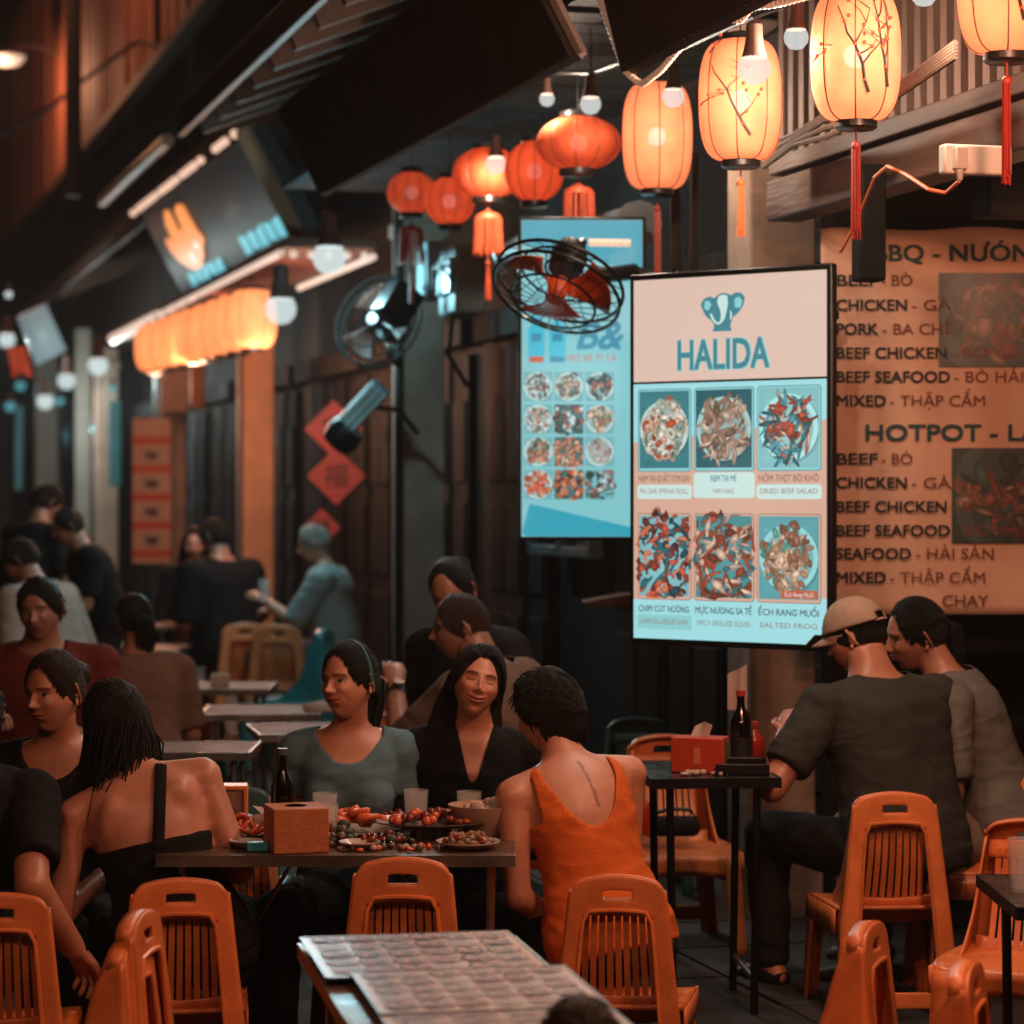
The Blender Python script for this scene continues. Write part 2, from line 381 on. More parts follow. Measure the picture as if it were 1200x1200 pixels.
PY = [3.6, 9.5, 14.97, 20.4, 25.1, 30.5, 37, 46, 60]
HLAB = ['house with wooden balcony and banner-hung recess at the near end',
        'dark house with timber doors behind the bright light-box menus',
        'house with black door carrying red paper diamonds',
        'house between salmon-lit pillar and the pillar with hanging photo menu',
        'dim house just past the pillar with the hanging photo menu',
        'far house below the row of bare bulbs', 'far house beyond the bulbs with cladding storey', 'farthest house at the dark end of the row']
pil_m = [plaster, plaster, plaster, plaster_warm, plaster, plaster, plaster, plaster, plaster]
HOUSES = []
for i in range(8):
    L = (PY[i + 1] - PY[i]) / cos(TH)
    h = thing('shop_house', HLAB[i], 'house', fac(PY[i]), TH, 'row of old shop houses'); HOUSES.append(h)
    # upper wall and dark inner wall
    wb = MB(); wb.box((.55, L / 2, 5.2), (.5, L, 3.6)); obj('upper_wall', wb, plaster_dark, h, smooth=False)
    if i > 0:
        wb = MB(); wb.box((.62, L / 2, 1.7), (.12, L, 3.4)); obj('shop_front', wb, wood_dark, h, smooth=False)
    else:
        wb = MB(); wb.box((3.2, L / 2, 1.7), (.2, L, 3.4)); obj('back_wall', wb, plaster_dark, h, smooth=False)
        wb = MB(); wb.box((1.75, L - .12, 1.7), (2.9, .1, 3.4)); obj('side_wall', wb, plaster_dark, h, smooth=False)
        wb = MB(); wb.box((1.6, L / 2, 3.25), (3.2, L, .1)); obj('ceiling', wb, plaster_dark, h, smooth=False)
    # pillar at the near corner (with base and capital)
    pb = MB(); pb.box((.13, 0, 1.7), (.26, .25, 3.4))
    pl = obj('pillar', pb, pil_m[i], h, bevel=.012)
    cb = MB(); cb.box((.13, 0, .2), (.30, .29, .22)); obj('plinth', cb, pil_m[i], pl, bevel=.008)
    cb = MB(); cb.box((.13, 0, 3.2), (.30, .29, .08)); obj('capital', cb, pil_m[i], pl, bevel=.008)
    if i in (2, 3, 4):
        cb = MB(); cb.tube([(-.03, .0 - .16, .1), (-.03, -.16, 3.3)], .025, 8); obj('drain_pipe', cb, metal_dark if i == 2 else metal_grey, h)
    # door leaves: planks
    if 1 <= i <= 4:
        n = max(6, int(L / .42)); wd = (L - .5) / n
        for k in range(n):
            if i == 1 and .56 < (k + .5) / n < .76: continue
            db = MB(); db.box((0, 0, 0), (.05, wd - .012, 2.3)); dp = obj('door_panel', db, wood_dark, h, bevel=.006, loc=(.535 - .02 * (k % 2), .3 + wd * (k + .5), 1.35))
            rb = MB()
            for zz in (-.62, .0, .62): rb.box((-.03, 0, zz), (.02, wd - .1, .5))
            obj('raised_field', rb, wood_dark, dp, bevel=.008)
        lb = MB(); lb.box((.5, L / 2, 2.62), (.16, L - .3, .16)); obj('lintel', lb, wood_dark, h, bevel=.01)
    # eave roof with rafters above the shop front
    eb = MB(); z0, z1 = 4.35, 3.75; EO = 1.25 if i < 2 else .45
    z1 = z0 - .39 * (EO + .3)
    eb.add([(.3, .02, z0), (.3, L - .02, z0), (-EO, L - .02, z1), (-EO, .02, z1), (.3, .02, z0 + .07), (.3, L - .02, z0 + .07), (-EO, L - .02, z1 + .07), (-EO, .02, z1 + .07)],
           [(0, 1, 2, 3), (7, 6, 5, 4), (0, 4, 5, 1), (1, 5, 6, 2), (2, 6, 7, 3), (3, 7, 4, 0)])
    ev = obj('eave_roof', eb, tile_dark, h, smooth=False)
    if i < 5:
        m0 = None
        for k in range(int(L / .55)):
            if m0 is None:
                rb = MB(); rb.box((0, 0, 0), (EO + .36, .06, .1)); m0 = obj('rafter', rb, wood_brown, ev, bevel=.006); r_ = m0
            else: r_ = link('rafter', m0.data, ev)
            r_.location = ((.3 - EO) / 2, .25 + k * .55, (z0 + z1) / 2 - .055); r_.rotation_euler = (0, -math.atan2(z0 - z1, EO + .3), 0)
    fb = MB(); fb.box((-EO - .02, L / 2, z1 + .03), (.04, L - .04, .16)); obj('fascia_board', fb, wood_brown, ev, bevel=.006)
    # soffit of the floor above, boarded
    if i in (0, 1):
        m0 = None
        for k in range(int(L / .2)):
            if m0 is None:
                sb = MB(); sb.box((0, 0, 0), (1.0, .188, .03)); m0 = obj('soffit_board', sb, wood_dark, h, bevel=.004); q = m0
            else: q = link('soffit_board', m0.data, h)
            q.location = (-.2, .1 + k * .2, 3.42 + .004 * rnd.random())
    # top storey of vertical cladding boards on the far houses
    if i >= 3:
        bm_ = None
        z_lo, z_hi = 5.85, 9.4
        nb = int(L / .34)
        for k in range(nb):
            if bm_ is None:
                bb = MB(); bb.box((0, 0, 0), (.06, .325, z_hi - z_lo)); bm_ = obj('cladding_board', bb, board_red, h, bevel=.01); q = bm_
            else: q = link('cladding_board', bm_.data, h)
            q.location = (.02 + rnd.uniform(-.03, .03), .17 + k * .34, (z_lo + z_hi) / 2); q.rotation_euler = (0, 0, R(rnd.uniform(-2, 2)))
        sb = MB(); sb.box((-.06, L / 2, z_lo - .05), (.16, L, .12)); obj('cladding_sill', sb, wood_brown, h, bevel=.01)
    if i == 1:                                 # window with pale frame and two tall panes
        y0, y1, za, zb = L * .555, L * .745, 1.36, 2.5
        wbx = MB()
        for yy in (y0, (y0 + y1) / 2, y1): wbx.box((.42, yy, (za + zb) / 2), (.07, .05, zb - za))
        for zz in (za, zb, 1.5): wbx.box((.425, (y0 + y1) / 2, zz), (.07, y1 - y0 + .05, .05))
        wnw = obj('window', wbx, metal_grey, h, bevel=.005)
        for s_ in (0, 1):
            a = y0 + .03 + s_ * (y1 - y0) / 2; b = a + (y1 - y0) / 2 - .06
            gb = MB(); gb.box((.44, (a + b) / 2, (za + zb) / 2), (.008, b - a, zb - za - .05)); obj('pane', gb, glass_dark, wnw, smooth=False)
# balcony of the near house: beam, bottom rail, balusters, hanging post
h = HOUSES[0]; L = (PY[1] - PY[0]) / cos(TH)
bb = MB(); bb.box((-.02, L / 2 - .25, 2.68), (.13, L - .5, .14)); bal = obj('balcony_beam', bb, wood_brown, h, bevel=.008)
bb = MB(); bb.box((-.03, L / 2 - .25, 2.80), (.09, L - .5, .06)); obj('bottom_rail', bb, wood_brown, bal, bevel=.006)
bb = MB(); bb.box((-.03, L / 2 - .05, 3.72), (.09, L - .1, .06)); obj('hand_rail', bb, wood_brown, bal, bevel=.006)
m0 = None
for k in range(int((L - .3) / .095)):
    if m0 is None:
        sb = MB(); sb.box((0, 0, 0), (.03, .045, .90)); m0 = obj('baluster', sb, wood_slat, bal, bevel=.004); q = m0
    else: q = link('baluster', m0.data, bal)
    q.location = (-.03, L - .54 - k * .095, 3.255); q.rotation_euler = (R(rnd.uniform(-.6, .6)), 0, 0)
bb = MB(); bb.box((.3, L / 2, 3.1), (.06, L, .7)); obj('balcony_back', bb, wood_dark, h, smooth=False)
p = at(1018, 262, 7.9); q = h.matrix_world
pbm = MB(); pbm.box((0, 0, 0), (.085, .085, .36)); hp = obj('hanging_post', pbm, wood_dark, h, bevel=.01)
hp.location = Matrix.Rotation(-TH, 3, 'Z') @ (p - fac(PY[0])); 
tb = MB(); tb.box((1.5, L - 1.6, 2.62), (2.6, .14, .2)); obj('cross_beam', tb, wood_dark, h, bevel=.01)
# dark shelving below the banner
for zz in (.55, .85, 1.12):
    sb = MB(); sb.box((1.2, L - .62, zz), (1.6, .3, .04)); obj('wall_shelf', sb, wood_dark, h, bevel=.005)
# ------------------------------------------------------------------ moulded plastic chairs
def plastic(name, col, rough=.36):
    m = mat(name, col, rough, var=.22, vscale=11, bump=.10, bscale=160, rvar=.14); n, l = nt(m); p = n['Principled BSDF']
    if 'faded' in m: return m
    m['faded'] = 1; oi = n.new('ShaderNodeObjectInfo'); k = n.new('ShaderNodeMapRange'); k.inputs[3].default_value = .78; k.inputs[4].default_value = 1.06; l.new(oi.outputs['Random'], k.inputs[0])
    src = p.inputs['Base Color'].links[0].from_socket; s = n.new('ShaderNodeVectorMath'); s.operation = 'SCALE'; l.new(src, s.inputs[0]); l.new(k.outputs[0], s.inputs['Scale'])
    tc = n.new('ShaderNodeTexCoord'); g_ = n.new('ShaderNodeTexNoise'); g_.inputs['Scale'].default_value = 26; g_.inputs['Detail'].default_value = 8; g_.inputs['Roughness'].default_value = .75; l.new(tc.outputs['Object'], g_.inputs[0])
    gr = n.new('ShaderNodeMapRange'); gr.inputs[1].default_value = .56; gr.inputs[2].default_value = .72; gr.inputs[3].default_value = 0; gr.inputs[4].default_value = .5; l.new(g_.outputs[0], gr.inputs[0])     # scuffs and grime
    mx = n.new('ShaderNodeMix'); mx.data_type = 'RGBA'; l.new(gr.outputs[0], mx.inputs[0]); l.new(s.outputs[0], mx.inputs[6]); mx.inputs[7].default_value = (.16, .07, .035, 1); l.new(mx.outputs[2], p.inputs['Base Color'])
    return m
orange_pl = plastic('orange plastic', (.72, .205, .060)); teal_pl = plastic('turquoise plastic', '#1f7f86'); green_pl = plastic('dark green plastic', '#1c4a46'); red_pl = plastic('dark red plastic', '#7c2417')
HT = .68
def back_y(z): return -.215 + .05 * (z / HT) ** 1.5          # the rear frame leans forward from its feet to the top
def half_w(z): return .190 - .073 * (z / HT)
def chair_meshes(m):
    t = thing('plastic_chair', '', 'chair')
    bar, nx, nz = .585, 20, 34
    def inner(z): return half_w(z) - .042 - .014 * max(0, 1 - z / .5)
    def fn(u, v):
        x = (2 * u - 1); z = v * HT
        ztop = HT - .022 * x * x - .02 * max(0, abs(x) - .86) / .14
        z = v * ztop; hx = half_w(z)
        return (x * hx, back_y(z), z)
    def keep(u, v):
        x = abs(2 * u - 1); z = v * HT
        if z > bar: return not (x < .31 and .627 < z < .640)
        if .055 < z < .105: return True
        return x * half_w(z) > inner(z)
    nz = 58
    f = MB(); f.grid(fn, nx, nz, keep=keep)
    o = obj('back_frame', f, m, t, angle=60); md = o.modifiers.new('s', 'SOLIDIFY'); md.thickness = .012; md.offset = 0
    md = o.modifiers.new('b', 'BEVEL'); md.width = .003; md.segments = 2; md.angle_limit = R(40)
    # raised rim round the opening
    rim = MB(); n = 14
    pts = [(-inner(z), back_y(z) - .006, z) for z in np.linspace(.12, bar - .02, n)] + [(x * inner(bar), back_y(bar) - .006, bar + .004 + .006 * (1 - x * x)) for x in np.linspace(-.85, .85, 7)] + [(inner(z), back_y(z) - .006, z) for z in np.linspace(bar - .02, .12, n)]
    rim.tube(pts, .0055, 6); obj('rim', rim, m, o)
    # side flanges: narrow at the top, widening into the seat apron and leg
    for s in (-1, 1):
        def dep(z): return .085 + .25 * max(0, min(1, (.62 - z) / .325)) ** 2.8 if z > .295 else (.335 - .255 * min(1, (.295 - z) / .06) ** .6 if z > .2 else .08 - .03 * (.2 - z) / .2)
        dep0 = dep
        def dep(z, d0=dep0): return d0(z) * (math.sqrt(max(.02, 1 - ((z - .50) / .147) ** 2)) if z > .50 else 1)
        fl = MB()
        fl.grid(lambda u, v: (s * (half_w(v * (HT - .035)) + .001 - .012 * u), back_y(v * (HT - .035)) + u * dep(v * (HT - .035)), v * (HT - .035)), 6, 40)
        q = obj('side_flange', fl, m, t, angle=60); md = q.modifiers.new('s', 'SOLIDIFY'); md.thickness = .007; md.offset = 0
    tp = MB(); tp.grid(lambda u, v: ((2 * u - 1) * half_w(HT) * (1 - .0 * v), back_y(HT) + v * .034, HT - .022 * (2 * u - 1) ** 2 - .02 * max(0, abs(2 * u - 1) - .86) / .14 - .003 * v), 20, 2)
    q = obj('top_edge', tp, m, t, angle=70); md = q.modifiers.new('s', 'SOLIDIFY'); md.thickness = .008; md.offset = 0
    # slats curving forward down to the seat
    ns = 9
    for k in range(ns):
        x0 = (k - (ns - 1) / 2) / ((ns - 1) / 2)
        sl = MB(); n = 9; pts = []
        for i in range(n):
            z = .60 - (.60 - .335) * i / (n - 1); a = (i / (n - 1))
            y = back_y(z) + .028 + .085 * a ** 1.6
            pts.append((x0 * (inner(.6) - .004 + .012 * a), y, z))
        for i in range(n - 1):
            p, q = Vector(pts[i]), Vector(pts[i + 1])
            w0 = .0076
            sl.add([p + Vector((-w0, 0, 0)), p + Vector((w0, 0, 0)), q + Vector((w0, 0, 0)), q + Vector((-w0, 0, 0)), p + Vector((-w0, .007, 0)), p + Vector((w0, .007, 0)), q + Vector((w0, .007, 0)), q + Vector((-w0, .007, 0))],
                   [(0, 1, 2, 3), (7, 6, 5, 4), (0, 3, 7, 4), (1, 5, 6, 2)])
        obj('slat', sl, m, t, weld=True, angle=50)
    lo = MB(); lo.grid(lambda u, v: ((2 * u - 1) * .132, back_y(.4) + .10 + .03 * v, .375 - .075 * v - .012 * (1 - (2 * u - 1) ** 2)), 12, 4)
    q = obj('lower_panel', lo, m, t); md = q.modifiers.new('s', 'SOLIDIFY'); md.thickness = .008
    up = MB(); up.grid(lambda u, v: ((2 * u - 1) * .108, back_y(.6) + .012 + .018 * (1 - v), .575 + .045 * v), 10, 3)
    q = obj('upper_panel', up, m, t); md = q.modifiers.new('s', 'SOLIDIFY'); md.thickness = .008
    # dished seat with rounded front apron
    se = MB()
    def sf(u, v):
        x = 2 * u - 1; yy = -.13 + .335 * v
        wd = .165 + .03 * v - .02 * max(0, v - .85) / .15
        z = .345 - .014 * (1 - x * x) * sin(pi * min(1, v * 1.1)) - .02 * max(0, v - .8) / .2
        return (x * wd, yy, z)
    se.grid(sf, 14, 14); q = obj('seat', se, m, t, angle=70); md = q.modifiers.new('s', 'SOLIDIFY'); md.thickness = .012
    ap = MB(); ap.grid(lambda u, v: ((2 * u - 1) * .178,   .205 - .01 * v, .326 - .06 * v - .03 * (2 * u - 1) ** 2 * v), 10, 3); q = obj('front_apron', ap, m, t); md = q.modifiers.new('s', 'SOLIDIFY'); md.thickness = .008
    for s in (-1, 1):
        lg = MB()
        lg.grid(lambda u, v: (s * ((.178 + .02 * (1 - v)) - .045 * u), .205 + .02 * (1 - v), .325 * v), 2, 8)
        lg.grid(lambda u, v: (s * (.178 + .02 * (1 - v)), .205 + .02 * (1 - v) - .06 * u, .325 * v), 2, 8)
        q = obj('front_leg', lg, m, t, angle=60); md = q.modifiers.new('s', 'SOLIDIFY'); md.thickness = .008; md.offset = 0
        sa = MB(); sa.grid(lambda u, v: (s * (.170 + .02 * u), -.13 + .335 * u, .335 - .07 * v), 6, 2); q = obj('side_apron', sa, m, t); md = q.modifiers.new('s', 'SOLIDIFY'); md.thickness = .008; md.offset = 0
    return t
PROTO = {}
def chair(m, loc, rotz, label, group=None, sc=1.):
    if m.name not in PROTO: PROTO[m.name] = c = chair_meshes(m); 
    else:
        base = PROTO[m.name]; c = base.copy(); COL.objects.link(c)
        for ch in list(base.children): copy_tree(ch, c)
    c.location = loc; c.rotation_euler = (0, 0, R(rotz)); c.scale = sc if hasattr(sc, '__len__') else (sc, sc, sc)
    c['label'] = label
    if group: c['group'] = group
    elif 'group' in c: del c['group']
    return c
G1 = 'orange plastic chairs round the tables'
P1 = .10                                       # pavement height
chair(orange_pl, (-.865, 6.62, 0), 10, 'orange slatted chair holding the woman with bare back and black dress', G1)
chair(orange_pl, (-1.27, 6.38, 0), 8, 'orange chair under the man in a black T-shirt at the table corner', G1)
chair(orange_pl, (-.99, 5.62, 0), 84, 'orange chair turned edge-on, lower chair of a nested pair', 'nested pair of orange chairs')
chair(orange_pl, (-.975, 5.66, .05), 84, 'orange chair turned edge-on, nested on top of another', 'nested pair of orange chairs')
chair(orange_pl, (-.267, 6.56, 0), -2, 'empty orange chair between the laminated menu table and the seafood table', G1, (1, 1, 1.09))
chair(orange_pl, (.286, 6.68, 0), -6, 'orange chair behind the woman in the orange tank top', G1)
chair(orange_pl, (1.105, 7.64, P1), 4, 'orange chair carrying the man in the beige cap', G1)
chair(orange_pl, (.66, 5.85, 0), 70, 'orange chair turned away beside the chair of the beige-cap man, first of three', G1)
chair(orange_pl, (.795, 5.35, 0), 72, 'orange chair turned away, middle one of three in a row', G1)
chair(orange_pl, (.955, 4.90, 0), 72, 'orange chair turned away, last of three in a row by the glass cup table', G1)
chair(orange_pl, (1.33, 6.72, P1), 158, 'orange chair tucked behind the small table with the glass cup', G1)
chair(orange_pl, (1.50, 8.17, P1), 80, 'orange chair holding the woman in grey T-shirt and beige trousers', G1, 1.08)
chair(orange_pl, (.55, 8.75, P1), 186, 'empty orange chair facing out beside the red tissue box table', G1, 1.05)
chair(orange_pl, (-.86, 7.62, 0), 178, 'orange chair behind the crab plate on the far side of the seafood table', G1)
chair(orange_pl, (-1.40, 15.3, .12), 4, 'glowing orange chair with its back towards the turquoise chair', 'orange chairs further down the street', 1.12)
chair(orange_pl, (-1.64, 15.5, .12), 14, 'orange chair beside a white napkin stand further down the street', 'orange chairs further down the street', 1.12)
chair(orange_pl, (-1.95, 13.4, 0), 165, 'orange chair under the pale table of the far diners', 'orange chairs further down the street', 1.1)
chair(orange_pl, (-1.14, 16.0, .12), 80, 'orange chair under the elderly man in pale blue shirt', 'orange chairs further down the street', 1.1)
chair(orange_pl, (-.64, 11.9, 0), 180, 'orange chair below the wristwatch arm, beside the grey pillar', 'orange chairs further down the street', 1.)
chair(orange_pl, (-.52, 11.2, 0), 190, 'second orange chair below the wristwatch arm', 'orange chairs further down the street', 1.)
chair(teal_pl, (-1.22, 14.3, .12), 80, 'bright turquoise chair turned sideways by the pale tables', 'turquoise and green chairs', 1.15)
chair(green_pl, (-1.22, 9.9, 0), 2, 'dark green chair at the middle empty table', 'turquoise and green chairs')
chair(green_pl, (-.93, 8.65, 0), 3, 'dark green chair nearest the dipping sauce bottle', 'turquoise and green chairs')
chair(green_pl, (.50, 10.0, P1), 180, 'dark green chair in the gloom behind the empty orange chair', 'turquoise and green chairs', .98)
chair(red_pl, (-1.50, 10.35, 0), 4, 'dark red chair under the diner in brown shirt', 'turquoise and green chairs')
# ------------------------------------------------------------------ tables
steel = mat('brushed steel', '#8b8781', .35, metal=.9, var=.2, vscale=8, rvar=.1)
laminate = mat('worn wood laminate', '#5b4436', .32, var=.35, vscale=5, stretch=(1, 6, 1), rvar=.12)
pale_lam = mat('pale pink laminate', '#8a614c', .7, var=.2, vscale=6, rvar=.12, spec=.2)
dark_top = mat('dark metal table top', '#322a27', .3, metal=.2, var=.4, vscale=9, rvar=.15)
def folding_table(label, cx, cy, w, d, h, m, rot=0., zf=0., group=None, cross=True):
    t = thing('folding_table', label, 'table', (cx, cy, zf), R(rot), group)
    b = MB(); b.box((0, 0, h - .012), (w, d, .024)); tp = obj('table_top', b, m, t, bevel=.005)
    b = MB()
    for s in (-1, 1):
        b.box((0, s * (d / 2 + .001), h - .014), (w + .006, .006, .03)); b.box((s * (w / 2 + .001), 0, h - .014), (.006, d, .03))
    obj('edge_trim', b, steel if m is not dark_top else metal_dark, tp)
    for sx in (-1, 1):
        if m is dark_top: pass
        for sy in (-1, 1):
            l = MB(); l.tube([(sx * (w / 2 - .06), sy * (d / 2 - .05), h - .025), (sx * (w / 2 - .07), sy * (d / 2 - .05), .0)], .012, 8); obj('leg', l, steel if m is not dark_top else metal_dark, t)
        l = MB(); l.tube([(sx * (w / 2 - .066), -d / 2 + .05, .12), (sx * (w / 2 - .066), d / 2 - .05, .12)], .009, 8); obj('stretcher', l, steel, t)
        if m is dark_top: continue
        l = MB(); l.tube([(sx * (w / 2 - .066), 0, .36), (sx * (w / 2 - .2), 0, .45), (sx * (w / 2 - .34), 0, h - .03)], .007, 6); obj('brace', l, steel, t)
    return t
TZ = .72
main_t = folding_table('long folding table crowded with seafood dishes', -.455, 6.93, .92, .66, TZ, laminate)
folding_table('small dark table carrying red tissue box and sauce bottles', .58, 7.74, .38, .50, TZ, dark_top, 4, P1)
folding_table('small dark table holding a clear glass cup', 1.44, 6.02, .6, .5, TZ, dark_top, 0, 0.)
menu_t = folding_table('low table spread with laminated photo menus', -.085, 4.72, .46, 1.42, TZ - .012, laminate, 11)
FG = 'pale empty tables down the street'
folding_table('pale table between the two far seated diners', -1.98, 16.6, .62, .7, TZ, pale_lam, 0, P1, FG)
folding_table('pale table beside the turquoise chair', -1.50, 12.5, .66, .5, TZ, pale_lam, 0, 0, FG)
folding_table('pale table holding a folded napkin, behind the teal T-shirt woman', -1.08, 11.1, .5, .5, TZ, pale_lam, 3, 0, FG)
folding_table('pale table with its corner behind the teal T-shirt woman', -.86, 10.2, .34, .5, TZ, pale_lam, 12, 0, FG)
folding_table('pale empty table between the two dark green chairs', -1.2, 9.45, .5, .42, TZ, pale_lam, 0, 0, FG)
folding_table('crowded far table before the diner in red shirt', -1.92, 12.2, .5, .9, TZ, pale_lam, 0, 0, FG)
folding_table('far table where the man in white shirt sits', -2.45, 15.6, .9, .7, TZ, pale_lam, 0, 0, FG)
folding_table('dim table in front of the man with wristwatch', -.28, 9.2, .6, .45, TZ, laminate, 0, 0)
# ------------------------------------------------------------------ lanterns, bulbs, strings of light
WARM = (1., .46, .27); WHITE = (1., .80, .62); COOL = (.60, .90, .98)
paper_peach = paper_mat('peach lantern silk', (.90, .36, .19), (1., .31, .14), .32, .09)
paper_deep = paper_mat('deep orange lantern silk', (.60, .105, .04), (1., .12, .03), .04, .02)
paper_row = paper_mat('amber lantern paper', (.95, .46, .22), (1., .40, .15), .55)
tassel_red = mat('red tassel thread', '#8a2414', .6, var=.3, vscale=30, stretch=(8, 8, .5), emit=None)
tassel_fringe = mat('orange-red lantern fringe', '#c8502c', .6, var=.3, vscale=30)
tassel_orange = mat('orange tassel thread', '#c65a20', .6, var=.3, vscale=30)
cap_black = mat('black lacquer cap', '#15110f', .3)
rib_dark = mat('lantern rib wire', '#5a2410', .6)
ink = mat('dark brown painted twig', '#2a0f08', .7); blossom = mat('painted plum blossom', '#a8391a', .7)
bulb_glow = bulb_mat('lit bulb glass', (.66, .68, .66), 1.15)
bulb_hot = bulb_mat('glowing bulb inside lantern', (.9, .95, 1.), 5.)
bulb_cool = bulb_mat('lit cool bulb glass', (.60, .72, .72), 1.25)
socket = mat('bulb socket plastic', '#5a3f34', .5)
tube_led = mat('lit led tube', (.1, .1, .1), .5, emit=(.86, .62, .50), estr=.95)

def lantern(name, label, c, rx, hz, paper, group, watts=3., tassel=.28, tm=None, nrib=8, twig=0, flat=False, seed=0, col=WARM):
    """c: centre; rx: radius; hz: half height"""
    r_ = random.Random(seed)
    t = thing(name, label, 'lantern', c, r_.uniform(0, 6), group)
    prof = []; n = 22; e = .42 if not flat else .9
    for i in range(n + 1):
        a = -pi / 2 + pi * i / n
        rr = max(abs(cos(a)) ** e, .42 if not flat else .34); zz = hz * (abs(sin(a)) ** (.8 if not flat else 1)) * (1 if a > 0 else -1)
        prof.append((rx * rr, zz))
    b = MB(); vs_, fs = [], []; seg = nrib * 6
    for i, (r, z) in enumerate(prof):
        for k in range(seg):
            tt = 2 * pi * k / seg; q = r * (1 - .045 * (1 - abs(sin(nrib * tt / 2))) )
            vs_.append((cos(tt) * q, sin(tt) * q, z))
    for i in range(n):
        for k in range(seg):
            k2 = (k + 1) % seg; fs.append((i * seg + k, i * seg + k2, (i + 1) * seg + k2, (i + 1) * seg + k))
    b.add(vs_, fs); sh = obj('shade', b, paper, t, angle=180)
    for k in range(nrib):
        tt = 2 * pi * k / nrib; rb = MB()
        rb.tube([(cos(tt) * r * .962, sin(tt) * r * .962, z) for r, z in prof], .0022, 5); obj('rib', rb, rib_dark, sh)
    cb = MB(); cb.lathe([(rx * .40, -hz - .022), (rx * .46, -hz - .016), (rx * .46, -hz + .004), (rx * .40, -hz + .006)], 20); obj('lower_cap', cb, cap_black, t)
    cb = MB(); cb.lathe([(rx * .40, hz - .006), (rx * .46, hz - .004), (rx * .44, hz + .016), (rx * .30, hz + .022)], 20); obj('upper_cap', cb, cap_black, t)
    ln = MB(); ln.tube([(0, 0, hz + .02), (.004, 0, hz + .10), (0, .004, hz + .22)], .0025, 5); obj('hanging_cord', ln, rubber, t)
    if tassel:
        tb = MB(); z0 = -hz - .022; tb.tube([(0, 0, z0), (0, 0, z0 - .05)], .003, 6)
        if flat:
            tb.lathe([(.004, z0 - .03), (.055, z0 - .05), (.06, z0 - .07)], 16); ns, rr, zt, zl = 46, .058, z0 - .065, .17
        else: ns, rr, zt, zl = 22, .012, z0 - .05, tassel
        tb.ball((0, 0, z0 - .045), .014 if not flat else .02, 10, 6)
        for k in range(ns):
            a = 2 * pi * k / ns + r_.uniform(-.1, .1); q = rr * (1 if flat else r_.uniform(.1, 1.)); l_ = zl * r_.uniform(.85, 1)
            tb.tube([(cos(a) * q, sin(a) * q, zt), (cos(a) * q * 1.05, sin(a) * q * 1.05, zt - l_ * .5), (cos(a) * q * 1.15 + r_.uniform(-.003, .003), sin(a) * q * 1.15, zt - l_)], .0035 if flat else .0028, 4)
        if flat:
            tb.tube([(0, 0, zt), (0, 0, zt - zl - .03)], .003, 5); tb.ball((0, 0, zt - zl - .03), .013, 8, 6)
            for k in range(16):
                a = k * 2.4; tb.tube([(.005 * cos(a), .005 * sin(a), zt - zl - .03), (.012 * cos(a), .012 * sin(a), zt - zl - .19)], .0028, 4)
        obj('tassel', tb, tm or tassel_red, t)
    if twig:                                   # plum branch painted on the silk
        tw = MB(); fl = MB()
        def surf(a, z):
            k = abs(z) / hz; rr = rx * max((1 - min(k, 1) ** 2.2) ** .5 * .2 + .8, .42) * (1.012)
            q = 1 - .045 * (1 - abs(sin(nrib * a / 2))); return Vector((cos(a) * rr * q, sin(a) * rr * q, z))
        rz = t.rotation_euler.z
        a0 = -pi / 2 - rz + .35
        def branch(a, z, da, dz, n, r0, depth):
            pts = []
            for i in range(n):
                pts.append(surf(a, z)); a += da * (1 + r_.uniform(-.7, .7)); z += dz * (1 + r_.uniform(-.5, .5))
                if depth and i > 0 and r_.random() < .6: branch(a, z, -da * r_.uniform(.6, 1.8), dz * r_.uniform(.2, 1.), max(3, n // 2), r0 * .55, depth - 1)
                if r_.random() < .35: fl.ball(surf(a, z), .006, 6, 4)
            tw.tube(pts, [r0 * (1 - .7 * i / (n - 1)) for i in range(n)], 5)
        for b_ in range(twig): branch(a0 + .5 * b_ - .2, -hz * .65 + .1 * hz * b_, -.11 + .05 * b_, hz * .17, 8, .0055, 2)
        branch(a0 - 1.6, -.02, .14, .006, 5, .003, 1)
        obj('painted_twig', tw, ink, sh)
        if fl.v: obj('painted_blossom', fl, blossom, sh)
    bl = MB(); bl.ball((0, 0, .0), .034, 12, 8); obj('inner_bulb', bl, bulb_hot, t)
    point('lantern_light', t, (0, 0, .0), watts, col, .03)
    return t
GL = 'string of peach silk lanterns along the balcony'
lantern('silk_lantern', 'peach silk lantern at the end of the string beside the red globe lanterns', at(770, 160, 9.1), .128, .19, paper_peach, GL, 1.8, .33, tassel_red, 8, 0, seed=1)
lantern('silk_lantern', 'brightest peach silk lantern hanging just before the pale pillar', at(868, 118, 7.8), .130, .185, paper_peach, GL, 2.9, .16, tassel_orange, 8, 1, seed=5)
lantern('silk_lantern', 'peach silk lantern with bold plum branch and red tassel', at(1003, 66, 7.2), .130, .185, paper_peach, GL, 2.2, .26, tassel_red, 8, 2, seed=3)
lantern('silk_lantern', 'peach silk lantern hanging before the balusters with dark red tassel', at(1180, -22, 6.48), .130, .185, paper_peach, GL, 3.0, .26, tassel_red, 8, 1, seed=4)
lantern('silk_lantern', 'next peach silk lantern of the string above the small glass cup table', fac(5.7, .38, 2.9), .130, .185, paper_peach, GL, 3.2, .26, tassel_red, 8, 1, seed=8)
lantern('silk_lantern', 'peach silk lantern at the near end of the string', fac(4.9, .38, 2.9), .130, .185, paper_peach, GL, 3.2, .26, tassel_red, 8, 1, seed=9)
GR = 'red globe lanterns down the street'
